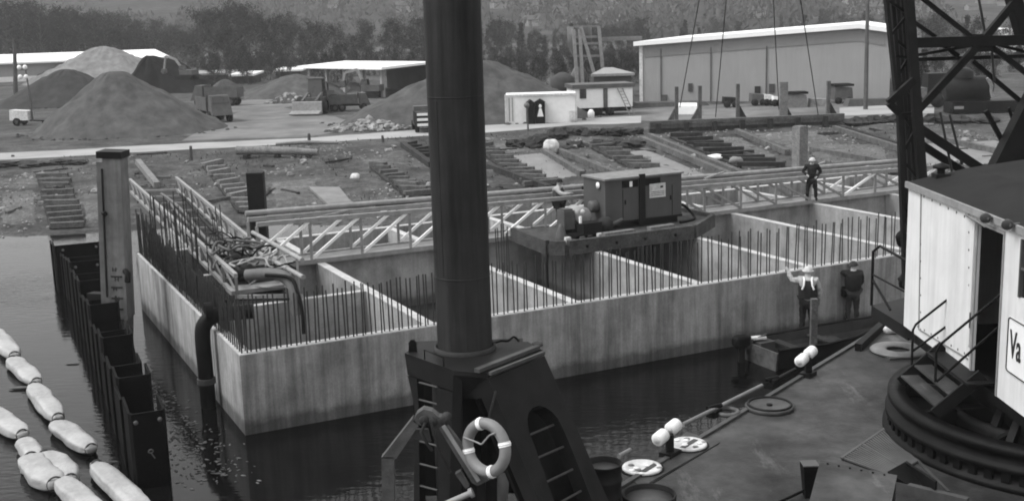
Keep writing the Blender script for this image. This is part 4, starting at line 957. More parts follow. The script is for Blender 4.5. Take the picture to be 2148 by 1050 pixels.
# long gangway from the shore along the left wall carrying hoses
lg = thing('shore_gangway', S(2, 10, CTOP), 'pale lattice gangway loaded with hoses, running from shore onto the left end of the caisson', 'gangway')
zb = CTOP+.12; Lb = [G(498, 622, zb), G(275, 402, zb-.4)]; Rb = [G(618, 620, zb), G(372, 398, zb-.4)]
hL = .6
for P in (Lb, Rb):
    for dz in (0, hL):
        MB().beam(P[0]+V((0, 0, dz)), P[1]+V((0, 0, dz)), .11).build('chord', 'pale_steel', lg)
    n = 14
    for i in range(n+1):
        p = lerp(P[0], P[1], i/n); MB().beam(p+V((0, 0, .06)), p+V((0, 0, hL-.06)), .07).build('post', 'galv', lg)
        if i < n:
            q = lerp(P[0], P[1], (i+1)/n); MB().beam(p+V((0, 0, .07)), q+V((0, 0, hL-.07)), .055).build('diagonal', 'galv', lg)
n = 10
for i in range(n+1):
    a, b = lerp(Lb[0], Lb[1], i/n), lerp(Rb[0], Rb[1], i/n); MB().beam(a, b, .1).build('cross_bar', 'pale_steel', lg)
m = MB(); q = [p-V((0, 0, .06)) for p in (lerp(Lb[0], Rb[0], .05), lerp(Lb[0], Rb[0], .95), lerp(Lb[1], Rb[1], .95), lerp(Lb[1], Rb[1], .05))]
m.hexa([p-V((0, 0, .05)) for p in q], q); m.build('deck', 'dark_timber', lg)
for k in range(22):                           # tangled hoses heaped on the end
    rs = random.Random(40+k); pts = []; c = lerp(lerp(Lb[0], Rb[0], rs.uniform(.15, .85)), lerp(Lb[1], Rb[1], .5), rs.uniform(.02, .2))
    for j in range(9):
        a = j*rs.uniform(.7, 1.0)+k; R = rs.uniform(.2, .6); pts.append(c+V((math.cos(a)*R, math.sin(a)*R*1.3, .12+.035*k+rs.uniform(-.08, .3))))
    MB().tube(curve(pts, 4), rs.choice((.03, .04, .022)), 7).build('hose_coil', ('black_steel', 'hose_grey', 'pale_steel', 'rust')[k % 4], loc=pts[0],
        label='tangled hose heaped on the near end of the shore gangway', cat='hose', group='hoses tangled on the gangway end')
for k in range(4):
    rs = random.Random(60+k); q = rs.uniform(.15, .85); pts = [lerp(lerp(Lb[0], Lb[1], f), lerp(Rb[0], Rb[1], f), q+.08*math.sin(7*f+k))+V((0, 0, .08+.05*k)) for f in [i/16 for i in range(1, 15)]]
    MB().tube(pts, .06, 7).build('hose', ('black_steel', 'hose_grey')[k % 2], loc=pts[0], label='long hose laid along the shore gangway', cat='hose', group='hoses laid along the gangway')
p = lerp(lerp(Lb[0], Rb[0], .45), lerp(Lb[1], Rb[1], .45), .04); t = thing('pump', p, 'dark pump set on the near end of the shore gangway behind the discharge hose', 'pump')
MB().lathe(p+V((-.5, 0, .45)), [(0, 0), (.24, 0), (.26, .4), (.15, .55), (0, .55)], 16, CU_).build('casing', 'dark_steel', t); MB().box(p+V((.1, .8, .1)), (.8, .6, .5), TH, True).build('motor', 'machine', t)
MB().box(p+V((.2, -.25, .05)), (1.8, .7, .12), TH, True).build('skid', 'pale_steel', t)
p0 = D(553, 574, (S(2.2, 5)).y); pts = [p0+V((-.5, .1, -.05)), p0, D(585, 576, p0.y-.1), D(607, 590, p0.y-.3), D(619, 620, p0.y-.5), D(626, 660, p0.y-.6)]
MB().tube(curve(pts, 5), .165, 12).build('discharge_hose', 'hose_grey', loc=pts[1], label='thick pale discharge hose arching over the gangway end into the front cell', cat='hose')
pts = [p0+V((.1, -.25, .02)), D(608, 582, p0.y-.5), D(624, 612, p0.y-.8), D(634, 655, p0.y-1.0), D(637, 700, p0.y-1.2)]
MB().tube(curve(pts, 5), .05, 8).build('thin_hose', 'black_steel', loc=pts[0], label='thin black hose hanging beside the pale discharge hose', cat='hose')
# black pipe over the left wall
w0 = S(-.28, 2.55); m = MB()
pts = [S(.95, 2.4, CTOP+.42), S(.5, 2.5, CTOP+.42), S(.05, 2.55, CTOP+.4), S(-.22, 2.57, CTOP+.22), S(-.3, 2.57, CTOP-.1), S(-.3, 2.55, .9), S(-.3, 2.52, -.9)]
t = thing('suction_pipe', w0, 'black elbowed pipe hung over the left wall of the caisson into the water', 'pipe')
MB().tube(curve(pts, 4), .19, 14).build('pipe', 'black_steel', t); MB().tube([S(-.3, 2.54, .62), S(-.3, 2.54, .76)], .225, 14).build('flange', 'grey_steel', t)
MB().tube([S(-.2, 2.57, CTOP+.5), S(-.02, 2.56, CTOP+.5)], .25, 14).build('elbow_collar', 'black_steel', t)
MB().tube([S(-.05, 2.9, CTOP+.02), S(-.1, 2.92, 1.2), S(-.08, 2.9, .1)], .025, 6).build('rope', 'hose_grey', loc=S(-.05, 2.9, CTOP), label='rope hanging down the left wall beside the black pipe', cat='rope')

# ------------------------------------------------------------------ raft with the generator
ra = thing('work_raft', S(14.7, 7.4, CTOP), 'timber work raft resting on the caisson walls under the generator', 'raft')
ZR = CTOP+.02
poly = [S(11.6, 9.2, ZR), S(11.45, 6.3, ZR), S(11.9, 5.9, ZR), S(16.8, 5.9, ZR), S(18.7, 7.4, ZR), S(18.6, 9.2, ZR)]
MB().prism(poly, V((0, 0, .30))).build('deck', 'raft_timber', ra)
for a, b in zip(poly[:5], poly[1:]):
    d = (b-a).normalized(); MB().beam(a+V((0, 0, .2))+d*.05, b+V((0, 0, .2))-d*.05, .16, .46).build('fender_beam', 'raft_timber', ra)
rs = random.Random(9)
for s, t0, L_ in ((13.4, 6.15, 1.2), (15.2, 6.2, 1.0)):
    MB().beam(S(s, t0, ZR+.42), S(s+L_, t0+.06, ZR+.42), .22, .14).build('plank', 'pale_timber', loc=S(s, t0, ZR+.35), label='loose pale plank lying along the front edge of the raft', cat='plank', group='planks on the raft edge')
ge = thing('generator_box', S(16.3, 8.0, ZR+.3), 'big dark grey generator box on skids with a white notice', 'generator')
gz = ZR+.52; GS0, GS1, GT0, GT1 = 14.22, 17.3, 7.35, 8.8
g_top = 3.98
sbox(MB(), GS0, GS1, GT0, GT1, gz, g_top-.06).build('body', 'generator', ge)
sbox(MB(), GS0-.06, GS1+.06, GT0-.06, GT1+.06, g_top-.06, g_top).build('roof', 'galv', ge)  # paler than the body: sky reflection put into the roof colour
sbox(MB(), GS0+.1, GS1-.1, GT0+.1, GT0+.26, ZR+.3, gz).build('skid', 'dark_steel', ge); sbox(MB(), GS0+.1, GS1-.1, GT1-.26, GT1-.1, ZR+.3, gz).build('skid', 'dark_steel', ge)
sbox(MB(), GS0-.02, GS1+.02, GT0-.02, GT0+.1, gz-.02, gz+.05).build('base_frame', 'dark_steel', ge)
sbox(MB(), 15.55, 15.77, GT0-.07, GT0-.005, gz-.18, g_top+.06).build('lifting_frame', 'dark_steel', ge)
for s0, s1 in ((14.88, 15.52), (15.8, 16.42)): sbox(MB(), s0, s1, GT0-.012, GT0-.004, g_top-.36, g_top-.12).build('vent', 'black_steel', ge)
sbox(MB(), 15.17, 15.28, GT0-.024, GT0-.014, g_top-.34, g_top-.16).build('tag', 'white', ge)
for s_ in (14.9, 16.9): sbox(MB(), s_, s_+.02, GT0-.008, GT0-.002, gz+.05, g_top-.42).build('door_seam', 'black_steel', ge)
for s_ in (14.98, 16.82): sbox(MB(), s_, s_+.04, GT0-.03, GT0-.002, gz+.6, gz+.75).build('door_latch', 'black_steel', ge)
for s_ in (12.6, 13.7, 14.8, 16.0): MB().lathe(S(s_, 5.81, ZR+.2), [(0, 0), (.05, 0), (.05, .03), (0, .03)], 10, -CV_).build('bolt_head', 'black_steel', ra)
nt_ = sbox(MB(), 15.97, 16.62, GT0-.03, GT0-.006, 3.18, 3.66).build('notice', 'dirty_white', ge)
sbox(MB(), 16.40, 16.52, GT0-.04, GT0-.031, 3.50, 3.57).build('logo', 'ink', nt_)
for z in (.80, .86, .92): sbox(MB(), 16.04, 16.55, GT0-.036, GT0-.031, gz+z, gz+z+.02).build('text_line', 'machine', nt_)
MB().lathe(S(GS0-.03, 7.75, g_top-.25), [(0, 0), (.11, 0), (.11, .03), (0, .03)], 14, -CU_).build('white_roundel', 'white', ge)
MB().lathe(S(GS0-.04, 7.9, gz+.55), [(.2, 0), (.2, .22), (.14, .26), (0, .26)], 18, -CU_).build('radiator_cowl', 'machine', ge)
MB().tube(curve([S(17.35, 8.0, gz+.1), S(17.6, 7.8, gz+.3), S(17.9, 7.7, gz+.05), S(17.8, 7.3, ZR+.36), S(17.0, 7.0, ZR+.36)]), .05, 8).build('cable_loop', 'black_steel', loc=S(17.6, 7.8, ZR+.3), label='black cable looping down behind the right end of the generator', cat='cable')
def rthing(s, t0, name, label, cat): return thing(name, S(s, t0, ZR+.3), label, cat)
t = rthing(13.6, 7.7, 'round_tank', 'pale round tank lying left of the generator', 'tank'); MB().lathe(S(13.35, 7.3, ZR+.88), [(0, -.03), (.26, 0), (.31, .05), (.31, .75), (.26, .8), (0, .83)], 20, CV_).build('shell', 'pale_steel', t)
MB().lathe(S(13.3, 7.28, ZR+1.05), [(0, -.06), (.08, -.06), (.08, .0), (0, 0)], 10, -CV_).build('cap', 'white', t); sbox(MB(), 13.12, 13.58, 7.45, 7.95, ZR+.3, ZR+.58).build('stand', 'dark_steel', t)
t = rthing(12.9, 7.6, 'fuel_box', 'grey tank box beside the pale round tank on the raft', 'tank'); sbox(MB(), 12.6, 13.0, 7.3, 7.8, ZR+.5, ZR+1.12).build('shell', 'machine', t); sbox(MB(), 12.64, 12.96, 7.36, 7.74, ZR+1.12, ZR+1.17).build('lid', 'grey_steel', t); sbox(MB(), 12.66, 12.95, 7.4, 7.7, ZR+.3, ZR+.5).build('feet', 'dark_steel', t)
t = rthing(12.35, 7.0, 'grey_cone', 'pale upright cone at the left end of the raft', 'cone'); MB().lathe(S(12.25, 6.9, ZR+.3), [(.2, 0), (.2, .06), (.09, .42), (.04, .5), (0, .5)], 16).build('cone', 'machine', t)
rs = random.Random(14)
t = rthing(13.3, 6.6, 'engine_pump', 'dark engine driven pump with pipes on the raft before the tanks', 'pump')
sbox(MB(), 12.6, 14.3, 6.5, 7.1, ZR+.31, ZR+.42).build('skid', 'black_steel', t); sbox(MB(), 12.9, 13.6, 6.55, 7.0, ZR+.42, ZR+.78).build('engine_block', 'dark_steel', t)
MB().lathe(S(13.7, 6.8, ZR+.62), [(0, 0), (.24, 0), (.26, .3), (.1, .45), (0, .45)], 14, CU_).build('volute', 'rust', t); MB().tube([S(14.0, 6.7, ZR+.6), S(14.4, 6.6, ZR+.75), S(14.5, 7.0, ZR+.55)], .07, 8).build('pipe', 'grey_steel', t)
MB().tube([S(12.9, 6.75, ZR+.78), S(12.9, 6.75, ZR+1.0)], .05).build('filter', 'white', t)
for k in range(7):
    s, t0 = 12.2+.36*k+rs.uniform(-.1, .1), 6.25+rs.uniform(0, .12); sz = rs.uniform(.09, .16)
    sbox(MB(), s, s+sz*1.4, t0, t0+sz, ZR+.305, ZR+.305+sz).build('fitting', ('dirty_white', 'machine', 'rust')[k % 3], loc=S(s, t0, ZR+.3), label='small fitting or can left on the front edge of the raft', cat='fitting', group='small fittings on the raft')
MB().tube([S(11.5, 6.4, ZR+.2), S(11.42, 6.35, 1.6), S(11.4, 6.3, .3)], .035, 6).build('mooring_line', 'black_steel', loc=S(11.45, 6.4, ZR), label='dark line hanging down from the left end of the raft', cat='line')

# ------------------------------------------------------------------ people
def skinned(name, verts, edges, radii, material, parent, sub=3):
    me = bpy.data.meshes.new(name); me.from_pydata([tuple(v) for v in verts], edges, [])
    o = bpy.data.objects.new(name, me); COL.objects.link(o)
    md = o.modifiers.new('skin', 'SKIN'); md.use_smooth_shade = True
    for i, r in enumerate(radii): me.skin_vertices[0].data[i].radius = (r, r)
    me.skin_vertices[0].data[0].use_root = True
    s = o.modifiers.new('sub', 'SUBSURF'); s.levels = s.render_levels = sub
    dg = bpy.context.evaluated_depsgraph_get(); dg.update()
    nm = bpy.data.meshes.new_from_object(o.evaluated_get(dg)); o.modifiers.clear(); o.data = nm; nm.name = name
    bpy.data.meshes.remove(me); nm.materials.clear(); nm.materials.append(MT[material]); o.parent = parent
    if name in ('jacket', 'trousers'):
        for v_ in nm.vertices: v_.co += v_.normal*(.022*NZ.noise(v_.co*9)+.012*NZ.noise(v_.co*22))
    nm.polygons.foreach_set('use_smooth', [True]*len(nm.polygons)); return o
def person(loc, H, yaw, label, pose, jacket='dark_cloth', trousers='dark_cloth', helmet='white', vest=None, straps=False, hem=None, bag=False):
    t = thing('person', loc, label, 'person'); t.rotation_euler.z = math.radians(yaw)
    J = dict(pel=(0, 0, .52), wai=(0, .005, .61), che=(0, .01, .72), nb=(0, .012, .815), nk=(0, .005, .85), hd=(0, -.01, .905), tp=(0, -.005, .955))
    for s, k in ((-1, 'R'), (1, 'L')):
        J['sh'+k] = (s*.105, .01, .80); J['el'+k] = (s*.15, .01, .63); J['wr'+k] = (s*.16, -.05, .49)
        J['hi'+k] = (s*.052, 0, .49); J['kn'+k] = (s*.062, -.015, .275); J['an'+k] = (s*.068, .012, .05); J['to'+k] = (s*.075, -.09, .022)
    J.update(pose); J = {k: V(v)*H for k, v in J.items()}
    R = dict(pel=.075, wai=.068, che=.08, nb=.045, nk=.034, hd=.052, tp=.040, sh=.038, el=.027, wr=.018, hi=.052, kn=.036, an=.024, to=.02)
    def sk(name, keys, links, material, mul=1.0, extra=()):
        idx = {k: i for i, k in enumerate(keys)}; vs = [J[k] for k in keys]; rr = [R[k[:2] if k not in R else k]*H*mul for k in keys]; ed = [(idx[a], idx[b]) for a, b in links]
        for chain in extra:
            prev = idx[chain[0]]
            for p, r in chain[1:]:
                vs.append(p); rr.append(r); ed.append((prev, len(vs)-1)); prev = len(vs)-1
        return skinned(name, vs, ed, rr, material, t)
    limbs = [k+s for s in 'LR' for k in ('sh', 'el', 'wr', 'hi', 'kn', 'an', 'to')]
    torso = [('pel', 'wai'), ('wai', 'che'), ('che', 'nb')]; arms = [x for s in 'LR' for x in (('nb', 'sh'+s), ('sh'+s, 'el'+s), ('el'+s, 'wr'+s))]; legs = [x for s in 'LR' for x in (('pel', 'hi'+s), ('hi'+s, 'kn'+s), ('kn'+s, 'an'+s))]
    fingers = []
    for s, sg in (('L', 1), ('R', -1)):
        d = (J['wr'+s]-J['el'+s]).normalized(); a = d.cross(V((0, 1, .2))).normalized(); c = d.cross(a).normalized()
        pm = J['wr'+s]+d*.035*H
        for k in range(4):
            b = pm+a*(k-1.5)*.0115*H; L_ = (.040, .046, .044, .034)[k]*H
            fingers.append(['wr'+s, (pm+a*(k-1.5)*.008*H, .010*H), (b+d*L_*.5, .0052*H), (b+d*L_+c*.012*H, .0042*H)])
        fingers.append(['wr'+s, (J['wr'+s]+d*.015*H+a*.018*H*sg, .008*H), (pm+a*.036*H*sg, .0052*H)])
    sk('body', ['pel', 'wai', 'che', 'nb', 'nk', 'hd', 'tp']+limbs, torso+[('nb', 'nk'), ('nk', 'hd'), ('hd', 'tp')]+arms+legs+[('anL', 'toL'), ('anR', 'toR')], 'skin', .94, fingers)
    sk('jacket', ['pel', 'wai', 'che', 'nb']+[k+s for s in 'LR' for k in ('sh', 'el', 'wr')], torso+arms, jacket, 1.5)
    sk('trousers', ['pel']+[k+s for s in 'LR' for k in ('hi', 'kn', 'an')], legs, trousers, 1.38)
    for s in 'LR': sk('boot', ['an'+s, 'to'+s], [('an'+s, 'to'+s)], 'black_steel', 1.5)
    loc_ = V(loc); rz = Matrix.Translation(loc_) @ Matrix.Rotation(math.radians(yaw), 4, 'Z')
    def part(mb, nm, m_): 
        o = mb.build(nm, m_, None); o.parent = t; return o
    hc = J['hd']+V((0, 0, .018*H))
    m = MB(); m.lathe(hc, [(.066*H, -.004*H), (.066*H, .0), (.064*H, .025*H), (.05*H, .05*H), (.025*H, .064*H), (0, .067*H)], 18)
    m.lathe(hc+V((0, -.012*H, 0)), [(0, .001*H), (.082*H, -.001*H), (.082*H, .005*H), (.03*H, .008*H)], 18); part(m, 'helmet', helmet)
    for s in (-1, 1): part(MB().blob(hc+V((s*.02*H, -.047*H, -.016*H)), (.007*H, .005*H, .005*H), 0, 1, 8, 6), 'eye', 'ink')
    part(MB().blob(hc+V((0, -.056*H, -.03*H)), (.008*H, .012*H, .014*H), 0, 1, 8, 6), 'nose', 'skin')
    part(MB().blob(hc+V((0, -.049*H, -.052*H)), (.018*H, .006*H, .004*H), 0, 1, 8, 6), 'mouth', 'mid_cloth')
    if vest:
        m = MB(); pr = []
        n = 20; rings = ((.545, .122, .105), (.60, .127, .115), (.68, .132, .12), (.75, .128, .115), (.805, .095, .085))
        vs = [V((math.cos(6.2832*k/n)*rx*H, .01*H+math.sin(6.2832*k/n)*ry*H, z*H)) for z, rx, ry in rings for k in range(n)]
        m.add(vs, [(i*n+k, i*n+(k+1) % n, (i+1)*n+(k+1) % n, (i+1)*n+k) for i in range(4) for k in range(n)], True); part(m, 'life_vest', vest)
    if straps:
        for s in (-1, 1):
            m = MB(); m.tube([V((s*.08, .135, .69))*H, V((s*.058, .135, .745))*H, V((s*.05, .10, .82))*H, V((s*.06, .02, .842))*H], .014*H, 6); part(m, 'reflective_strap', 'white')
    if hem: 
        m = MB(); n = 20; vs = [V((math.cos(6.2832*k/n)*rx*H, .005*H+math.sin(6.2832*k/n)*ry*H, z*H)) for z, rx, ry in ((.485, .098, .082), (.55, .104, .088)) for k in range(n)]
        m.add(vs, [(k, (k+1) % n, n+(k+1) % n, n+k) for k in range(n)], True); part(m, 'shirt_hem', hem)
    if bag: part(MB().blob(V((.13*bag, .0, .5))*H, (.05*H, .07*H, .085*H), .15, 1.5, 12, 8, 3, .7), 'tool_bag', 'black_steel')
    return t
# man on the footbridge
p = S(25.0, 9.9); p = D(1702, 418, G(1702, 418, CTOP+.1).y); p.z = CTOP+.12
sgo = G(1702, 421, CTOP+.1)
person(sgo, HT(sgo, 329)-sgo.z, -12, 'man in dark jacket and pale helmet standing on the truss footbridge with elbows out',
       dict(elL=(.2, .05, .66), wrL=(.1, -.07, .56), elR=(-.2, .04, .67), wrR=(-.11, -.08, .60), knL=(.085, -.01, .275), anL=(.1, .01, .05), toL=(.125, -.085, .022), knR=(-.085, -.01, .275), anR=(-.095, .01, .05), toR=(-.12, -.085, .022)), helmet='dirty_white')
# man on the raft
p = S(13.85, 9.9, CTOP+.1); person(p, HT(p, 373)-p.z, 60, 'man in pale shirt and dark vest on the footbridge behind the raft tanks, arm forward',
       dict(elR=(-.13, -.13, .70), wrR=(-.1, -.28, .72), elL=(.15, -.03, .62), wrL=(.12, -.12, .54)), jacket='pale_cloth', trousers='dark_cloth', helmet='dark_cloth', vest='mid_cloth')

# ------------------------------------------------------------------ skiff between barge and caisson
s0, s1, bw_ = G(1566, 722, .55), G(1629, 724, .55), G(1858, 672, .62)
st = (s0+s1)/2; st.z = 0; fw = V((bw_.x, bw_.y, 0))-st; Lb_ = fw.length; fw.normalize(); lf = V((-fw.y, fw.x, 0)); HWB = .92
sk_ = thing('work_skiff', st, 'dark open work skiff with two men between the barge and the caisson', 'boat')
def BP(x, y, z): return st+fw*x+lf*y+V((0, 0, z))
secs = [(0, .78, .62, .55), (.35, .86, .68, .5), (.6, .8, .58, .55), (.8, .55, .34, .62), (.93, .25, .1, .7), (1.0, .03, .02, .76)]
m = MB(); o_, i_ = [], []
for f, wt, wb, z in secs:
    x = f*Lb_; o_.append([BP(x, HWB*wt, z), BP(x-.1*f, HWB*wb, -.15), BP(x-.1*f, -HWB*wb, -.15), BP(x, -HWB*wt, z)])
    wt2, wb2 = max(wt-.07, .01), max(wb-.07, .008); i_.append([BP(x, HWB*wt2, z), BP(x-.1*f, HWB*wb2, .12), BP(x-.1*f, -HWB*wb2, .12), BP(x, -HWB*wt2, z)])
def sheer(f):
    k = 0
    while k < len(secs)-2 and f > secs[k+1][0]: k += 1
    a, b = secs[k], secs[k+1]; t = (f-a[0])/(b[0]-a[0]); return [a[j]+(b[j]-a[j])*t for j in range(1, 4)]
o_, i_ = [], []; NS = 20
for i in range(NS+1):
    f = i/NS; wt, wb, z = [sum(sheer(min(1, max(0, f+e)))[j] for e in (-.06, 0, .06))/3 for j in range(3)]; x = f*Lb_
    rise = .55*max(0, f-.72)**1.5*4
    def ring(d_, zb): return [BP(x, s_*max(.015, HWB*(wb*.55 if l_ == 0 else wb if l_ == 1 else (wb+wt)/2 if l_ == 2 else wt)-d_), (zb if l_ == 0 else zb+.10 if l_ == 1 else (zb+z)/2 if l_ == 2 else z)+(rise*(1-l_/3))) for s_, l_ in ((1, 3), (1, 2), (1, 1), (1, 0), (-1, 0), (-1, 1), (-1, 2), (-1, 3))]
    o_.append(ring(0, -.15)); i_.append(ring(.06, .10))
vs = [p for a, b in zip(o_, i_) for p in a+b[::-1]]; n = 16; secs_n = NS+1
m.add(vs, [(i*n+k, i*n+(k+1) % n, (i+1)*n+(k+1) % n, (i+1)*n+k) for i in range(secs_n-1) for k in range(n)]+[tuple(range(n)), tuple(range(len(vs)-n, len(vs)))]); m.build('hull', 'hull', sk_)
for s in (1, -1): MB().tube([BP(f*Lb_, s*HWB*wt, z+.02) for f, wt, wb, z in secs], .045, 8).build('gunwale', 'black_steel', sk_)
MB().hexa([BP(-.06, -.68, .0), BP(-.002, -.68, .0), BP(-.002, .68, .0), BP(-.06, .68, .0)], [BP(-.06, -.74, .5), BP(-.002, -.74, .5), BP(-.002, .74, .5), BP(-.06, .74, .5)]).build('transom_board', 'worn_grey', sk_)
for f in (.22, .5): m = MB(); m.beam(BP(f*Lb_, -.68, .38), BP(f*Lb_, .68, .38), .26, .04); m.build('thwart', 'dark_timber', sk_)
om = MB(); t = thing('outboard_motor', BP(-.2, .5, .4), 'dark outboard motor hung on the stern of the skiff', 'outboard motor')
MB().blob(BP(-.28, .5, .58), (.26, .17, .17), .05, 1.5, 14, 9, 2, .5, math.atan2(fw.y, fw.x)).build('cowl', 'black_steel', t); MB().beam(BP(-.28, .5, .45), BP(-.3, .5, -.5), .16, .2).build('shaft_leg', 'dark_steel', t)
MB().beam(BP(-.1, .42, .55), BP(.45, .35, .7), .05).build('tiller', 'grey_steel', t); MB().box(BP(-.1, .5, .5), (.2, .3, .25), math.atan2(fw.y, fw.x)).build('bracket', 'grey_steel', t)
MB().box(BP(.35, .35, .4), (.5, .35, .26), .5).build('fuel_can', 'grey_steel', loc=BP(.35, .35, .3), label='grey fuel can in the stern of the skiff', cat='can')
MB().box(BP(.15, .45, .62), (.55, .2, .06), .2).build('white_board', 'dirty_white', loc=BP(.15, .45, .6), label='short pale board lying across the stern of the skiff', cat='board')
MB().blob(BP(.6*Lb_, .4, .2), (.35, .25, .12), .3, 2, 12, 8, 8).build('rope_heap', 'rust', loc=BP(.6*Lb_, .4, .15), label='dark heap of rope on the floor of the skiff', cat='rope')
q = G(1706, 716, .5); MB().beam(Pz(q, .14), Pz(q, HT(q, 626)), .17, .17).build('pale_post', 'timber', loc=q, label='pale square post standing in the skiff before the man with the life vest', cat='post')
p1 = G(1692, 702, .14); person(p1, HT(p1, 557)-p1.z, 168, 'man from behind in dark life vest with white straps and pale sleeves, arm raised',
       dict(elL=(.21, -.02, .78), wrL=(.27, -.07, .90), elR=(-.17, -.01, .63), wrR=(-.16, -.04, .49)), jacket='pale_cloth', trousers='dark_cloth', helmet='dirty_white', vest='vest', straps=True, hem='pale_cloth')
p2 = G(1787, 676, .14); person(p2, HT(p2, 546)-p2.z, 175, 'man in dark clothes with a tool bag in the skiff bow, one arm stretched left',
       dict(elL=(.2, -.06, .80), wrL=(.27, -.12, .84), elR=(-.15, -.05, .64), wrR=(-.08, -.1, .58)), jacket='dark_cloth', trousers='jeans', helmet='mid_cloth', vest='dark_cloth', bag=1)

# ------------------------------------------------------------------ mooring pile, sheet piles, floating boom
p = G(256, 726, 0); t = thing('mooring_pile', p, 'tall weathered concrete mooring pile with a dark cap and painted tide marks', 'pile')
h = HT(p, 330); hc = HT(p, 316); w_ = .64
MB().hexa([p+V((-w_*.3, -.2, -1.0)), p+V((w_*.32, -.2, -1.0)), p+V((w_*.32, .3, -1.0)), p+V((-w_*.3, .3, -1.0))], [p+V((-w_*.36, -.32, .9)), p+V((w_*.40, -.32, .9)), p+V((w_*.40, .4, .9)), p+V((-w_*.36, .4, .9))]).build('tapered_foot', 'pile_concrete', t)
MB().hexa([p+V((-w_*.42, -.32, .9)), p+V((w_*.46, -.32, .9)), p+V((w_*.46, .4, .9)), p+V((-w_*.42, .4, .9))], [p+V((-w_*.40, -.32, h)), p+V((w_*.40, -.32, h)), p+V((w_*.40, .4, h)), p+V((-w_*.40, .4, h))]).build('shaft', 'pile_concrete', t)
MB().hexa([p+V((-w_*.9, .0, .55)), p+V((-w_*.43, .0, .55)), p+V((-w_*.43, .3, .55)), p+V((-w_*.9, .3, .55))], [p+V((-w_*.85, .0, h-.15)), p+V((-w_*.42, .0, h-.15)), p+V((-w_*.42, .3, h-.15)), p+V((-w_*.85, .3, h-.15))]).build('side_fender', 'pile_concrete', t)
MB().box(p+V((-.06, .05, h)), (.72, .8, hc-h), 0, True).build('cap', 'black_steel', t)
MB().tube([p+V((-w_*.42, -.34, 1.6)), p+V((-w_*.42, -.34, h-.3))], .03, 6).build('conduit', 'dark_steel', t)
MB().tube([p+V((-w_*.42, -.36, h-1.6)), p+V((-w_*.3, -.44, h-1.6))], .07, 8).build('bracket', 'dark_steel', t)
for k in range(8):
    z = HT(p, 575+k*22.5); MB().beam(p+V((-w_*.22, -.325, z)), p+V((w_*.30, -.325, z)), .012, .05).build('tide_mark', 'ink', t)
rs = random.Random(2)
for k in range(9):
    z = HT(p, 563+k*20); m = MB(); x = -w_*.12+(k % 2)*.06
    m.beam(p+V((x, -.326, z-.02)), p+V((x, -.326, z+.1)), .025, .012); m.beam(p+V((x+.09, -.326, z-.02)), p+V((x+.09, -.326, z+.1)), .025, .012); m.beam(p+V((x, -.326, z+.04)), p+V((x+.09, -.326, z+.04)), .02, .012); m.build('tide_figure', 'ink', t)
m = MB(); a = G(190, 616, 0); a = D(190, 622, p.y+.5); b = D(244, 624, p.y+.1); m.beam(a, b, .3, .27); m.build('waler_beam', 'black_steel', loc=a, label='dark beam joining the sheet piles to the concrete mooring pile', cat='beam')
MB().blob(b+V((.05, -.1, .1)), (.16, .14, .16), .3, 2, 10, 7, 2).build('beam_clamp', 'black_steel', [o for o in COL.objects if o.name == 'waler_beam'][0])
m = MB(); m.tube([p+V((.30, -.36, 2.4)), p+V((.42, -.5, 2.35)), p+V((.4, -.5, 2.1))], .09, 8); m.build('fender_block', 'black_steel', t)
t.rotation_euler.y = math.radians(3.2)

# sheet piles: wide U shaped sheets stepping away along the left side
W0, W1 = V((-7.55, 22.6, 0)), V((-16.3, 42.8, 0)); wd = (W1-W0).normalized(); wn = V((wd.y, -wd.x, 0))   # wn: towards the caisson
tops = [(0, 1.62, 'nearest sheet pile with a pale shackle hanging from a hole', 0.74), (0.11, 1.72, 'second sheet pile from the near end, smooth flat face', 0.76), (0.2, 1.46, 'third sheet pile from the near end', 0.76), (0.29, 1.7, 'fourth sheet pile from the near end, at the foot of the mooring pile', 0.8), (0.38, 1.36, 'fifth sheet pile from the near end, before the mooring pile', 0.8), (0.47, 1.7, 'sixth sheet pile from the near end', 0.85), (0.55, 1.46, 'seventh sheet pile from the near end, left of the mooring pile foot', 0.9), (0.63, 1.72, 'eighth sheet pile from the near end', 0.95), (0.71, 1.6, 'ninth sheet pile, just before the dark beam end', 1.0), (0.79, 1.7, 'tenth sheet pile, where the dark beam starts', 1.1), (0.87, 1.54, 'sheet pile next to last at the far end', 1.3), (0.95, 1.72, 'farthest sheet pile with a broad face below the stepped slipway', 1.8)]
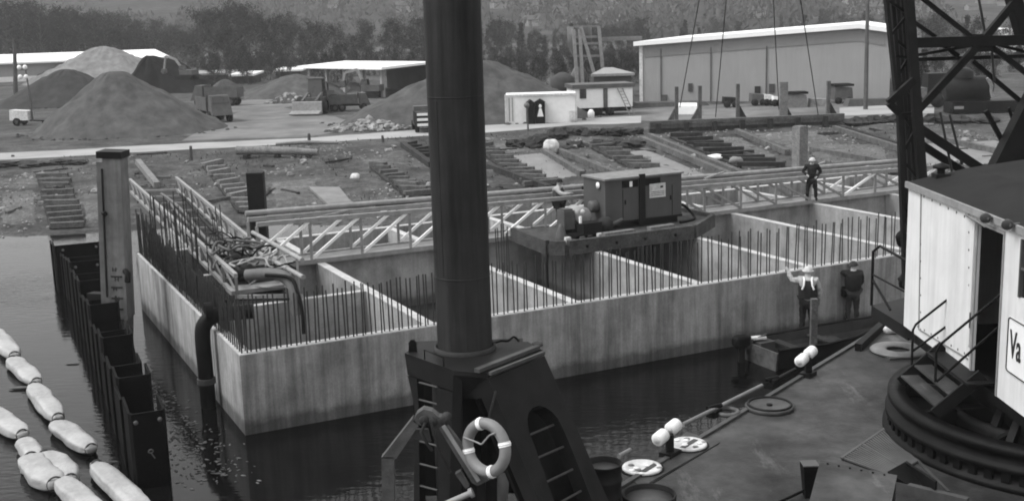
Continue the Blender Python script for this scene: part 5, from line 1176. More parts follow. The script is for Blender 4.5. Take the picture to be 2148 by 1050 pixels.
for i, (f, h, lb, fw_) in enumerate(tops):
    c = W0+wd*((W1-W0).length*f); nxt = W0+wd*((W1-W0).length*(tops[i+1][0] if i+1 < len(tops) else f+.1)); L_ = (nxt-c).length
    a = c-wn*fw_*.5; b = c+wn*fw_*.5; th = .05
    prof = [a+wd*L_*.55, a+wd*.12, a+wn*.06, b-wn*.06, b+wd*.12, b+wd*L_*.5]
    back = [prof[5]-wn*th, b+wd*.14-wn*th, b-wn*.09+wd*th, a+wn*.09+wd*th, a+wd*.14+wn*th, prof[0]+wn*th]
    t = thing('sheet_pile', c, lb, 'sheet pile', 'steel sheet piles of the left wall')
    MB().prism([Pz(q, -1.4) for q in prof+back], V((0, 0, h+1.4))).build('sheet', 'sheet_steel', t)
    m = MB(); m.prism([Pz(q, -1.4) for q in (a+wd*L_*.55, a+wd*L_*.55-wn*th, a+wd*L_-wn*th, a+wd*L_)], V((0, 0, h+1.25+.1*rs.random()))); m.build('web', 'sheet_steel', t)
    if i in (0, 11, 9):
        for k in (-.2, .2): MB().lathe(c+wn*k*fw_*1.6+V((0, 0, h-.18))-wd*.012, [(0, 0), (.05, 0), (.05, .012), (0, .012)], 10, -wd).build('lifting_hole', 'hose_grey', t)
    if i == 0:
        m = MB(); m.torus(c+V((0, 0, h-.82))-wd*.05, .045, .015, wd+V((0, 0, .4)), 16, 6); m.tube([c+V((0, 0, h-.85))-wd*.06, c+wn*.07+V((0, 0, h-.98))-wd*.06], .014, 6); m.build('shackle', 'hose_grey', t)

def floater(a, b, r, label, seed, group, m_='boom_fabric', kink=0, lift=.1):
    A, B = G(*a, lift), G(*b, lift); n, mm = 30, 28; d = (B-A); L_ = d.length; d.normalize(); q = V((-d.y, d.x, 0)); vs, fs = [], []
    t = thing('boom_float', (A+B)/2, label, 'float', group)
    for i in range(n+1):
        f = i/n; e = min(1, (1-abs(2*f-1)**5))**.5 if 0 < i < n else .45
        e = max(e, .45)
        for k in range(mm):
            th = 6.2832*k/mm; ct, st_ = math.cos(th), math.sin(th); ct = math.copysign(abs(ct)**.6, ct); st_ = math.copysign(abs(st_)**.6, st_)
            w_ = 1+.16*NZ.noise(V((f*4+seed, ct*1.2, st_*1.2+seed)))+.10*(.3-abs(NZ.noise(V((f*3+seed, ct*3.2, st_*3.2)))))-.12*math.exp(-((f-.5+.2*math.sin(seed))*22)**2)*(.5+.5*NZ.noise(V((ct*2, st_*2, seed))))+.05*(.2-abs(NZ.noise(V((f*16+seed*2, ct*5, st_*5)))))
            vs.append(A+d*L_*f+q*(ct*r*e*w_+kink*math.sin(f*3.1))+V((0, 0, st_*r*.62*e*w_+.06)))
    for i in range(n): fs += [(i*mm+k, i*mm+(k+1) % mm, (i+1)*mm+(k+1) % mm, (i+1)*mm+k) for k in range(mm)]
    fs += [tuple(range(mm)), tuple(range(n*mm, (n+1)*mm))]
    MB().add(vs, fs, True).build('sleeve', m_, t)
    m = MB()
    for f in (.03, .97): MB().torus(A+d*L_*f+V((0, 0, .06)), r*.5, .022, d, 18, 6).build('end_tie', 'grey_steel', t)
    sk = MB(); sk.prism([A+d*L_*.06+V((0, 0, -.05)), A+d*L_*.94+V((0, 0, -.05)), A+d*L_*.94+V((0, 0, -.5)), A+d*L_*.06+V((0, 0, -.5))], q*.03); sk.build('skirt', 'black_steel', t)
    return A, B
g1 = 'floats of the upper boom line'; g2 = 'floats of the lower boom line'
floater((-14, 697), (32, 752), .27, 'boom float cut by the left edge of the photo, first of the upper line', 1, g1)
floater((24, 757), (79, 807), .25, 'smooth white boom float with a loose rag at its left, second of the upper line', 2, g1)
floater((69, 812), (124, 883), .25, 'long pale boom float third along the upper line', 3, g1)
floater((115, 892), (194, 948), .25, 'wrinkled pale boom float fourth along the upper line, beside the sheet piles', 4, g1)
floater((200, 978), (318, 1092), .24, 'long boom float lying lowest along the sheet piles at the bottom edge', 5, g1)
floater((-24, 862), (50, 918), .26, 'rounded pale boom float at the left edge, first of the lower line', 6, g2)
floater((49, 928), (78, 968), .22, 'short crumpled boom float second of the lower line', 7, g2)
floater((64, 965), (118, 1022), .31, 'fat bulging boom float in the middle of the lower line', 8, g2, kink=-.06)
floater((92, 958), (150, 1012), .25, 'crooked boom float folded against the fat one', 9, g2, kink=.08)
floater((124, 1010), (225, 1100), .25, 'boom float running out of the bottom edge in the lower line', 10, g2)
p = G(42, 814, .02); MB().blob(p+V((0, 0, .02)), (.28, .05, .04), .3, 2, 10, 6, 4, rz=.1).build('rag', 'hose_grey', loc=p, label='pale rag trailing from the second float of the upper boom line', cat='rag')
p = G(152, 762, .02); MB().blob(p, (.2, .035, .03), .3, 2, 8, 5, 5).build('driftwood', 'hose_grey', loc=p, label='thin stick floating beside the sheet piles', cat='stick')
# flotsam between sheet piles and caisson
m = MB(); rs = random.Random(31)
for i in range(420):
    f = rs.random(); c = lerp(G(305, 800, 0), G(455, 1010, 0), f)+V((rs.gauss(0, .18+.3*f), rs.gauss(0, .25), .008)); a = rs.uniform(0, 6.28); s = rs.uniform(.02, .075)
    m.blob(c, (s, s*rs.uniform(.2, .5), .012), .3, 2, 6, 4, i, rz=a)
m.build('flotsam', 'hose_grey', kind='stuff')
MB().blob(G(305, 830, .02), (.08, .06, .05), .2, 2, 10, 6).build('float_bottle', 'dirty_white', loc=G(305, 830, 0), label='small pale bottle floating beside the sheet piles', cat='bottle')
MB().tube([G(300, 800, .05), G(303, 812, .03), G(304, 826, .02)], .018, 5).build('float_line', 'dirty_white', loc=G(303, 812, 0), label='short pale line trailing to the floating bottle', cat='line')

# ------------------------------------------------------------------ steel spud column and its well frame
SD = 18.2; c = D(976, 742, SD); SC = V((c.x, c.y, 0)); SR = 59.5*SD/FPX
t = thing('spud_column', SC, 'thick dark round steel spud column rising out of the well frame through the top of the picture', 'column')
MB().lathe(SC, [(SR, -4.0+.5*i) for i in range(43)], 48).build('shaft', 'spud', t)
MB().tube([Pz(SC+V((.05, -SR, 0)), z_) for z_ in (0, 5.2)], .010, 6).build('weld_seam', 'spud', t); MB().tube([Pz(SC+V((-.28, -SR*.78, 0)), z_) for z_ in (5.3, 8.05)], .010, 6).build('weld_seam', 'spud', t)
for z_ in (5.25, 8.1): MB().torus(Pz(SC, z_), SR-.004, .012, (0, 0, 1), 48, 6).build('weld_seam', 'spud', t)
ZP = D(975, 747, SD-SR).z; DK = 1.2
fr = thing('spud_frame', Pz(SC, DK), 'dark steel spud well frame with a leaning braced leg cut by an arched opening', 'frame')
PL = [G(x, y, ZP) for x, y in ((849, 740), (953, 777), (1023, 783), (1142, 736), (1107, 716), (884, 716))]
m = MB(); k = 40; hole = [Pz(SC, ZP)+V((math.cos(6.2832*i/k), math.sin(6.2832*i/k), 0))*(SR+.07) for i in range(k)]
# plate with a round hole: fan between the ring and the outline
cen = Pz(SC, ZP)
def hit(a):
    d = V((math.cos(a), math.sin(a), 0)); best = None
    for p, q in zip(PL, PL[1:]+PL[:1]):
        e = q-p; den = d.x*e.y-d.y*e.x
        if abs(den) < 1e-9: continue
        r = p-cen; tt = (r.x*e.y-r.y*e.x)/den; s = (r.x*d.y-r.y*d.x)/den
        if tt > 0 and -1e-6 <= s <= 1+1e-6 and (best is None or tt < best): best = tt
    return cen+d*max(best or SR+.1, SR+.08)
angs = sorted([6.2832*i/k for i in range(k)]+[math.atan2(p.y-cen.y, p.x-cen.x) % 6.2832 for p in PL]); n = len(angs)
inn = [cen+V((math.cos(a), math.sin(a), 0))*(SR+.06) for a in angs]; out = [hit(a) for a in angs]; dn = V((0, 0, -.07))
m.add(inn+out+[p+dn for p in inn]+[p+dn for p in out], [(i, n+i, n+(i+1) % n, (i+1) % n) for i in range(n)]+[(2*n+i, 2*n+(i+1) % n, 3*n+(i+1) % n, 3*n+i) for i in range(n)]+[(n+i, 3*n+i, 3*n+(i+1) % n, n+(i+1) % n) for i in range(n)]+[(i, (i+1) % n, 2*n+(i+1) % n, 2*n+i) for i in range(n)])
m.build('top_plate', 'dark_steel', fr)
m = MB(); m.lathe(cen, [(SR+.06, .0), (SR+.06, .07), (SR+.02, .07), (SR+.02, 0)], 40); m.build('guide_ring', 'rust', fr)
dn = V((0, 0, -.075)); A0, A1, A2, A3 = [p+dn for p in PL[:4]]
# leaning brace plate A2-A3, outline with arched cut-out
B2, B3 = G(1192, 1180, DK), G(1322, 1150, DK)
bn = (A3-A2).cross(B2-A2).normalized()
if bn.y > 0: bn = -bn
def onplane(px, py):
    d = ray(px, py); k = bn.dot(A2-CAM0)/bn.dot(d); return CAM0+d*k
B2, B3 = onplane(1190, 1190), onplane(1330, 1170)
arch = [onplane(*q) for q in ((1163, 1052), (1142, 992), (1123, 940), (1108, 898), (1106, 880), (1109, 866), (1117, 855), (1129, 850), (1143, 853), (1157, 862), (1170, 876), (1184, 905), (1205, 955), (1243, 1052))]
lo_l, lo_r = onplane(1186, 1118), onplane(1268, 1110)
hole = [lo_l]+arch+[lo_r]
outer = [A2, A3, B3, B2]
me = MB()
bmx = bmesh.new(); vo = [bmx.verts.new(p) for p in outer]; vh = [bmx.verts.new(p) for p in hole]
ed = [bmx.edges.new((a, b)) for L_ in (vo, vh) for a, b in zip(L_, L_[1:]+L_[:1])]
bmesh.ops.triangle_fill(bmx, edges=ed, use_beauty=True)
bmx.verts.index_update(); tv = [v.co.copy() for v in bmx.verts]; tf = [tuple(v.index for v in f.verts) for f in bmx.faces]
bd = [(e.verts[0].index, e.verts[1].index) for e in bmx.edges if len(e.link_faces) == 1]; bmx.free()
nv = len(tv); off = bn*-.28
me.add(tv+[p+off for p in tv], tf+[tuple(i+nv for i in f) for f in tf]+[(a, b, b+nv, a+nv) for a, b in bd]); me.build('leaning_brace', 'dark_steel', fr)
for (x0, y0), (x1, y1) in (((1108, 914), (1179, 884)), ((1131, 960), (1195, 932)), ((1148, 1012), (1214, 980)), ((1170, 1060), (1238, 1022))):
    a, b = onplane(x0, y0)+off*.5, onplane(x1, y1)+off*.5; e = (b-a)*.06; MB().tube([a-e, b+e], .018, 8).build('rung', 'grey_steel', fr)
m = MB(); m.prism([lerp(A2, A3, .08)+off*1.7, lerp(A2, A3, .95)+off*1.7, lerp(B2, B3, .95)+off*1.7, lerp(B2, B3, .08)+off*1.7], off*.2); m.build('arch_shade_sheet', 'black_steel', fr)  # black sheet added behind the arch so its opening reads dark
# front lintel plate between A1 and A2 and the bulkhead behind
L1, L2 = A1+V((0, 0, -.42)), A2+(B2-A2)*.12
m = MB(); m.prism([A1, A2, onplane(1043, 834)+V((-.03, 0, 0)), G(968, 836, (A1.z-.44))], V((.02, .12, 0))); m.build('lintel', 'dark_steel', fr)
fw_ = V((.05, 1.0, 0))
# left post: strip down from A1, and side panel A0-A1 with ladder opening
def D_at(px, py, ref): return D(px, py, ref.y)
P0 = D(969, 836, A1.y+.02); 
m = MB(); a = A1; b = D(968, 790, A1.y); 
q0, q1 = D(945, 1090, A1.y), D(965, 1090, A1.y)
m.prism([A1+V((-.02, 0, 0)), D(969, 784, A1.y), D(967, 1090, A1.y), D(941, 1090, A1.y)], V((.0, .3, 0))); m.build('front_post', 'dark_steel', fr)
PT = (A1-A0); zl = 1.2
def side(px, py):                           # on the vertical plane through A0, A1
    nn = V((-PT.y, PT.x, 0)).normalized(); d = ray(px, py); k = nn.dot(A0-CAM0)/nn.dot(d); return CAM0+d*k
sn = V((-PT.y, PT.x, 0)).normalized(); sn = sn if sn.y > 0 else -sn
m = MB(); m.prism([side(849, 742), side(952, 778), side(951, 820), side(875, 792), side(855, 785)], sn*.12); m.build('side_panel', 'dark_steel', fr)
m = MB(); m.prism([side(855, 787), side(874, 793), side(878, 850), side(881, 1120), side(868, 1120), side(869, 850)], sn*.12); m.build('side_post', 'dark_steel', fr)
m = MB(); m.prism([side(915, 812), side(950, 822), side(944, 1120), side(922, 1120)], sn*.12); m.build('side_post', 'dark_steel', fr)
m = MB(); m.prism([side(876, 796)+sn*.7, side(950, 820)+sn*.7, side(945, 1120)+sn*.7, side(880, 1120)+sn*.7], sn*.1); m.build('bulkhead', 'black_steel', fr)
for py in (802, 838, 880, 925, 972, 1018, 1064):
    a, b = side(878, py)+sn*.02, side(916, py+10)+sn*.02; MB().tube([a, b], .018, 8).build('rung', 'grey_steel', fr)
bk = Pz(SC, DK)
m = MB(); m.box(bk+V((0, SR+.35, 0)), (1.9, .2, ZP-DK-.1), 0, True); m.build('rear_wall', 'black_steel', fr)
m = MB(); m.lathe(Pz(SC, DK-.4), [(SR+.05, 0), (SR+.05, ZP-DK+.25), (SR+.12, ZP-DK+.25), (SR+.12, 0)], 32); m.build('well_tube', 'black_steel', fr)
# lug, hand rail and hose on the top plate
lg_ = G(866, 738, ZP); m = MB(); m.prism([lg_+V((-.07, 0, 0)), lg_+V((.07, 0, 0)), lg_+V((.06, 0, .14)), lg_+V((.03, 0, .2)), lg_+V((-.03, 0, .2)), lg_+V((-.06, 0, .14))], V((0, .05, 0))); m.torus(lg_+V((0, .025, .13)), .05, .018, (0, 1, 0), 16, 6); m.build('lifting_lug', 'black_steel', fr)
m = MB(); a, b = G(891, 753, ZP), G(931, 768, ZP); m.tube([a, a+V((0, 0, .16)), b+V((0, 0, .14)), b], .012, 6); m.build('grab_rail', 'black_steel', fr)
m = MB(); a = G(1040, 722, ZP+.05); m.tube(curve([a-V((.1, 0, 0)), a+V((.08, .1, .03)), a+V((.2, .02, .05)), a+V((.3, .1, .09)), a+V((.38, .05, .03))]), .02, 7); m.build('hose_tail', 'black_steel', loc=a, label='short dark hose lying on top of the spud frame right of the column', cat='hose')
m = MB(); m.beam(G(1000, 777, ZP+.05), G(1128, 727, ZP+.05), .10, .06); m.beam(G(1028, 783, ZP+.03), G(1141, 739, ZP+.03), .05, .05); m.build('edge_angle', 'grey_steel', fr)
m = MB(); a = G(1128, 727, ZP+.02); m.blob(a+V((0, 0, .05)), (.1, .1, .05), .4, 2, 8, 6, 2); m.build('clamp', 'grey_steel', fr)

# bent fairlead davit in the foreground, with the life ring
DD = 14.2; dv = thing('fairlead_davit', Pz(D(815, 1050, DD), DK), 'bent worn grey fairlead davit standing in front of the spud frame', 'davit')
def F(px, py, d=0): return D(px, py, DD+d)
m = MB(); a = F(806, 960); m.prism([F(800, 958), F(826, 958), F(830, 1300), F(806, 1300)], V((0, .14, 0))); m.build('leg', 'worn_grey', dv)
m = MB(); m.prism([F(800, 960), F(814, 972), F(832, 960), F(878, 892), F(866, 876)], V((0, .14, 0))); m.build('lower_arm', 'worn_grey', dv)
m = MB(); m.prism([F(866, 884), F(874, 868), F(888, 858), F(906, 862), F(920, 874), F(938, 876), F(938, 890), F(914, 900), F(898, 882), F(884, 892)], V((0, .16, 0))); m.build('head_plate', 'worn_grey', dv)
m = MB(); m.prism([F(921, 898, -.05), F(938, 892, -.05), F(1020, 1000, -.05), F(1026, 1006, -.05), F(1002, 1018, -.05), F(990, 1012, -.05)], V((0, .1, 0))); m.build('upper_arm', 'worn_grey', dv)
m = MB(); m.beam(F(930, 892, -.09), F(1004, 1008, -.09), .02, .05); m.build('arm_rib', 'pale_steel', dv)
m = MB(); m.prism([F(955, 994, .05), F(966, 988, .05), F(984, 1020, .05), F(976, 1024, .05)], V((0, .1, 0))); m.build('side_bracket', 'worn_grey', dv)
m = MB(); m.prism([F(868, 900, .1), F(898, 900, .1), F(904, 926, .1), F(856, 918, .1)], V((0, .05, 0))); m.build('web_plate', 'grey_steel', dv)
for q, ax in (((905, 888), 1), ((888, 884), 1), ((930, 884), 1)):
    m = MB(); m.lathe(F(*q, -.06), [(0, 0), (.05, 0), (.07, .03), (.05, .1), (.07, .16), (.05, .2), (0, .2)], 16, (.25, 1, .1)); m.build('sheave', 'rust', dv)
m = MB(); m.tube([F(892, 886, -.08), F(884, 905, -.1), F(896, 930, -.05), F(906, 944, -.02)], .022, 6); m.tube([F(905, 884, -.08), F(910, 910, -.1), F(918, 932, -.06), F(924, 950, .0), F(945, 990, .1)], .02, 6); m.build('wire_rope', 'rust', dv)
m = MB(); m.prism([F(1000, 1010), F(1018, 1004), F(1016, 1300), F(1000, 1300)], V((0, .14, 0))); m.build('leg', 'dark_steel', dv)
m = MB(); m.tube([F(930, 1058, -.1), F(985, 1034, -.1)], .04, 10); m.tube([F(985, 1034, -.1), F(992, 1031, -.1)], .065, 10); m.build('roller_shaft', 'pale_steel', dv)
m = MB(); m.prism([F(1010, 1010, .15), F(1058, 998, .15), F(1062, 1300, .15), F(1010, 1300, .15)], V((0, .1, 0))); m.build('rear_plate', 'dark_steel', dv)
RD = 14.0; rc = D(1020, 938, RD); lr = thing('life_ring', rc, 'grey life ring with pale bands and a loose grab rope hanging beside the spud frame', 'life ring')
ax = (V((-.62, -.78, .12))).normalized(); Rr = .31
m = MB(); m.torus(rc, Rr, .075, ax, 40, 12); m.build('ring', 'ring', lr)
e1 = ax.orthogonal().normalized(); up = (V((0, 0, 1))-ax*ax.z).normalized(); rt = ax.cross(up)
def onr(a, k=1.0): return rc+(up*math.cos(a)+rt*math.sin(a))*Rr*k
for a in (.35, 1.9, 3.5, 5.05):
    p = onr(a); tg = (up*-math.sin(a)+rt*math.cos(a)); m = MB(); m.torus(p, .075, .012, tg, 18, 6); m.tube([p-tg*.03, p+tg*.03], .08, 16); m.build('band', 'white', lr)
m = MB(); pts = [onr(a_, k_)+ax*.085 for a_, k_ in ((5.6, 1.0), (5.75, .75), (5.9, .45), (.2, .2), (.9, .35), (1.2, .7), (1.3, 1.05))]; m.tube(curve(pts), .012, 6); m.build('grab_rope', 'pale_steel', lr)
m = MB(); m.tube([onr(0, 1.0), onr(0, 1.0)+V((.05, .3, .1)), onr(0, 1.05)+V((.1, .9, .12))], .015, 6); m.build('hanger', 'black_steel', lr)
p = D(1052, 1010, DD); MB().tube([p+V((0, 0, .12)), p+V((.02, -.06, 0)), p+V((0, 0, -.3)), p+V((0, .02, -.6))], [.05, .08, .07, .05], 10).build('line_bundle', 'grey_steel', loc=p, label='bundle of line hanging below the life ring', cat='line')

# ------------------------------------------------------------------ crane barge
e0, e1 = G(1250, 1050, DK), G(1848, 686, DK); ed = (e1-e0).normalized(); en = V((-ed.y, ed.x, 0))     # en: outboard
bA = e0-ed*3.2; bB = e1+ed*.7
ba = thing('crane_barge', Pz(bA, 0), 'flat steel deck barge with worn plating that carries the crane', 'barge')
dk = [bA, bB, bB+V((14, -3, 0)), V((24, 8, DK)), V((10, -6, DK)), V((-5, -4, DK)), V((-3.6, 15.6, DK))]
m = MB(); m.prism([Pz(p, DK-.06) for p in dk], V((0, 0, .06))); m.build('deck', 'deck', ba)
m = MB(); m.prism([Pz(p, -1.2) for p in dk], V((0, 0, 1.13+DK-.06))); m.build('hull', 'hull', ba)
m = MB(); m.beam(bA+V((0, 0, .03))-en*.05, bB+V((0, 0, .03))-en*.05, .1, .06); m.build('edge_strip', 'grey_steel', ba)
def GD(px, py, h=0): return G(px, py, DK+h)
# lengths of pipe lying along the edge, with clamps
for k, (a, b, lb) in enumerate((((1298, 956), (1322, 943), 'short end of pipe at the deck edge behind the oil drum'), ((1432, 890), (1598, 808), 'long thin pipe lying along the deck edge between the two fairleads'), ((1620, 800), (1668, 774), 'dark pipe end at the deck edge left of the farther fairlead'))):
    A, B = G(*a, DK+.16), G(*b, DK+.16); MB().tube([A, B], .045, 10).build('edge_pipe', 'galv' if k < 2 else 'dark_steel', loc=A, label=lb, cat='pipe')
for a, lb in (((1498, 872), 'small dark cleat on the deck edge at the middle of the long pipe'), ((1618, 812), 'small dark cleat on the deck edge at the far end of the long pipe')):
    p = GD(*a); t = thing('cleat', p, lb, 'cleat'); MB().box(p, (.3, .2, .14), .9, True).build('base', 'black_steel', t); MB().tube([p+V((-.16, -.1, .2)), p+V((.16, .1, .2))], .05, 8).build('horn', 'black_steel', t); MB().tube([p, p+V((0, 0, .2))], .05, 8).build('stem', 'black_steel', t)
def fairlead(px, py, label, k=1.0):
    p = GD(px, py); t = thing('roller_fairlead', p, label, 'fairlead', 'white roller fairleads on the deck edge')
    MB().box(p, (.36, .26, .1), .9, True).build('base', 'dark_steel', t); MB().beam(p+V((0, 0, .1)), p+V((0, 0, .42)), .14).build('stem', 'dark_steel', t)
    d = (ed*.95+V((0, 0, .12))).normalized()
    for s in (-1, 1):
        c = p+V((0, 0, .46))+en*.05+d*s*.235*k; m = MB(); m.lathe(c-d*.16*k, [(0, 0), (.10, 0), (.125, .03), (.125, .27*k), (.10, .3*k), (0, .3*k)], 18, d); r = m.build('roller', 'white', t)
        MB().lathe(c-d*.165*k, [(0, -.004), (.07, -.004), (.07, .002), (0, .002)], 14, d).build('roller_hub', 'dirty_white', r)
fairlead(1405, 955, 'white double roller fairlead on the deck edge beside the two pale round lids')
fairlead(1695, 788, 'white double roller fairlead farther along the deck edge, near the skiff')
def lid(px, py, r, label, m_, name='hatch_lid', h=.06, dish=False):
    p = GD(px, py); t = thing(name, p, label, 'hatch')
    MB().lathe(p, [(0, h), (r*.75, h), (r*.8, h+.015), (r*.97, h+.015), (r, h), (r, 0), (0, 0)], 36).build('lid', m_, t)
    return p, t
for q, lb, sd in (((1347, 984), 'pale speckled round lid nearest the oil drum', 2), ((1443, 935), 'pale speckled round lid right of the nearer roller fairlead', 3)):
    p, t = lid(*q, .36, lb, 'dirty_white', h=.05); m = MB(); rs = random.Random(sd)
    m.lathe(p, [(.36, .0), (.40, .0), (.40, .03), (.36, .03)], 36); m.build('rim', 'black_steel', t)
    for k in range(22):
        a, r = rs.uniform(0, 6.28), .33*math.sqrt(rs.random()); MB().blob(p+V((math.cos(a)*r, math.sin(a)*r, .065)), (.06, .05, .012), .3, 2, 8, 5, k).build('stain', 'white' if k % 3 else 'galv', t) if k < 8 else None
p, t = lid(1614, 856, .50, 'round grey steel manhole cover with a raised rim on the deck', 'grey_steel', 'manhole_cover', .07)
m = MB(); m.torus(p+V((0, 0, .1)), .44, .028, (0, 0, 1), 36, 8); m.build('rim', 'dark_steel', t); m = MB(); m.lathe(p, [(.06, .07), (.06, .1), (0, .1)], 12); m.build('knob', 'black_steel', t)
p = GD(1884, 738); t = thing('deck_ring', p, 'flat pale oval ring lying on the deck at the foot of the white cabin', 'ring')
m = MB(); m.torus(p+V((0, 0, .06)), .46, .2, (0, 0, 1), 40, 10, .3); m.build('ring', 'galv', t); m = MB(); m.box(p+V((.25, -.35, 0)), (1.4, .5, .05), .1, True); m.build('tray', 'grey_steel', t)
p = GD(1270, 1075); t = thing('oil_drum', p, 'open dark steel drum behind the foot of the leaning brace', 'drum'); hz_ = HT(p, 985)
p = GD(1268, 1072); hh = .86
MB().lathe(p, [(0, .02), (.29, .02), (.29, .28), (.305, .3), (.29, .32), (.29, .56), (.305, .58), (.29, .6), (.29, hh), (.305, hh), (.305, hh-.015), (.27, hh-.02), (.27, hh-.1), (0, hh-.1)], 32).build('shell', 'dark_steel', t); MB().lathe(p, [(0, hh-.09), (.265, hh-.09), (.265, hh-.095), (0, hh-.095)], 24).build('lid', 'machine', t)
p = GD(1362, 1070); t = thing('round_bin', p, 'low round mesh bin at the bottom edge right of the oil drum', 'bin'); MB().lathe(p, [(.4, 0), (.42, .3), (.45, .3), (.45, .26), (.43, 0)], 32).build('wall', 'dark_steel', t); MB().lathe(p, [(0, .22), (.4, .22), (.4, .2), (0, .2)], 24).build('contents', 'machine', t)
# seams and coil of rope near the edge
m = MB(); m.beam(GD(1352, 1022, .005), GD(1505, 930, .005), .04, .012); m.build('doubling_plate_edge', 'black_steel', ba)
m = MB(); a = [GD(*q, .005) for q in ((1330, 1010), (1345, 1022), (1510, 928), (1440, 905))]; m.hexa(a, [p+V((0, 0, .012)) for p in a]); m.build('doubling_plate', 'deck', ba)
p = GD(1525, 868); MB().torus(p+V((0, 0, .05)), .22, .05, (0, 0, 1), 28, 8).build('rope_coil', 'machine', loc=p, label='coil of pale rope on the deck at the edge pipe', cat='rope')
# hatch box with a tall tapered post, grating and ramp, bottom right
hp_ = 0.75
q = [G(x, y, DK+hp_) for x, y in ((1722, 965), (1880, 996), (1862, 1085), (1690, 1085))]; t = thing('deck_hatch_box', Pz(q[0], DK), 'low steel hatch box with a worn grey top at the bottom edge', 'hatch box')
MB().hexa([Pz(p, DK) for p in q], [p-V((0, 0, .03)) for p in q]).build('side', 'black_steel', t)
cq = sum(q, V())/4; MB().hexa([cq+(p-cq)*1.02-V((0, 0, .028)) for p in q], [cq+(p-cq)*1.02 for p in q]).build('top', 'deck', t)
m = MB(); rs = random.Random(4)
for f in (.1, .25, .4, .55, .7, .85): m.lathe(lerp(q[0], q[1], f)+(q[3]-q[0])*.04, [(0, .0), (.018, .0), (.018, .02), (0, .02)], 8)
m.build('bolt_row', 'black_steel', t)
p = GD(1692, 1040); t = thing('tapered_post', p, 'dark tapered post with a pale top at the left corner of the hatch box', 'bollard'); hz_ = HT(p, 972)-DK
a = .18; b_ = .09
MB().hexa([p+V((-b_*.5, -b_, 0)), p+V((b_, -b_, 0)), p+V((b_, b_, 0)), p+V((-b_*.5, b_, 0))], [p+V((-.1, -.15, hz_)), p+V((.17, -.15, hz_)), p+V((.17, .12, hz_)), p+V((-.1, .12, hz_))]).build('shaft', 'black_steel', t)
MB().hexa([p+V((-.1, -.15, hz_)), p+V((.17, -.15, hz_)), p+V((.17, .12, hz_)), p+V((-.1, .12, hz_))], [p+V((-.1, -.15, hz_+.02)), p+V((.17, -.15, hz_+.02)), p+V((.17, .12, hz_+.02)), p+V((-.1, .12, hz_+.02))]).build('cap', 'machine', t)
MB().tube([GD(1612, 1062, .03), GD(1690, 1026, .12)], .025, 8).build('deck_rod', 'black_steel', loc=GD(1612, 1062), label='dark rod lying on the deck left of the tapered post', cat='rod')
q = [GD(*x, .02) for x in ((1765, 962), (1856, 900), (1925, 968), (1872, 1000))]; t = thing('deck_grating', q[0], 'rectangular grating let into the deck before the crane turntable', 'grating')
MB().hexa([p-V((0, 0, .018)) for p in q], q).build('tray', 'dark_steel', t); m = MB()
for i in range(22):
    f = (i+.5)/22; m.beam(lerp(q[0], q[1], f)+V((0, 0, .016)), lerp(q[3], q[2], f)+V((0, 0, .016)), .035, .03)
m.build('bars', 'machine', t, kind='stuff'); m = MB(); m.beam(lerp(q[0], q[1], .45)+V((0, 0, .03)), lerp(q[3], q[2], .45)+V((0, 0, .03)), .03, .03); m.beam(q[0]+V((0, 0, .02)), q[1]+V((0, 0, .02)), .05, .03); m.build('bar', 'machine', t)
m = MB(); m.beam(GD(1915, 955, .02), GD(1990, 1030, .02), .05, .03); m.build('deck_bar', 'grey_steel', ba)
q = [G(x, y, DK+.35) for x, y in ((1862, 988), (1898, 968), (1962, 1010), (1938, 1016))]; m = MB(); m.prism([q[0], q[1], q[2], Pz(q[2], DK), Pz(q[0], DK)], V((.05, .05, 0))); m.build('angle_plate', 'black_steel', loc=Pz(q[0], DK), label='dark upright plate between the hatch box and the turntable', cat='plate')
m = MB(); a, b = GD(1875, 1018, .1), GD(2030, 1056, .1); m.beam(a, b, .12, .2); m.build('deck_rail', 'grey_steel', loc=a, label='low steel rail at the bottom edge right of the hatch box', cat='rail')

# ------------------------------------------------------------------ crane on the barge
TC = V((10.55, 20.85, DK)); TR = 3.35; ZR2 = DK+.75
cr_ = thing('barge_crane', TC, 'barge crane with white cabin on a dark turntable, black lattice boom foot and gantry', 'crane')
MB().lathe(TC, [(TR-.25, 0), (TR+.10, 0), (TR+.10, .10), (TR-.05, .12), (TR-.05, .3), (TR+.06, .32), (TR+.06, .42), (TR-.1, .44), (TR-.1, .6), (TR+.02, .62), (TR+.02, .74), (TR-.3, .75), (TR-.3, .3), (TR-.25, .0)], 96).build('turntable_ring', 'black_steel', cr_)
m = MB()
for i in range(70):
    a = 6.2832*i/70; c = TC+V((math.cos(a), math.sin(a), 0))*(TR-.04); m.box(c+V((0, 0, .21)), (.1, .14, .17), a)
m.build('ring_teeth', 'black_steel', cr_, kind='stuff')
MB().lathe(TC, [(0, .25), (TR-.32, .25), (TR-.32, .2), (0, .2)], 64).build('turntable_floor', 'black_steel', cr_)
m = MB()
for i in range(10): a = 6.2832*i/10; m.beam(TC+V((math.cos(a), math.sin(a), .42))*1.2+V((0, 0, -.1))*0, TC+V((math.cos(a)*(TR-.3), math.sin(a)*(TR-.3), .42)), .1, .3)
m.build('spoke', 'dark_steel', cr_)
m = MB(); m.lathe(TC, [(TR-1.2, .3), (TR-1.1, .3), (TR-1.1, .6), (TR-1.2, .6)], 64); m.build('inner_ring', 'dark_steel', cr_)
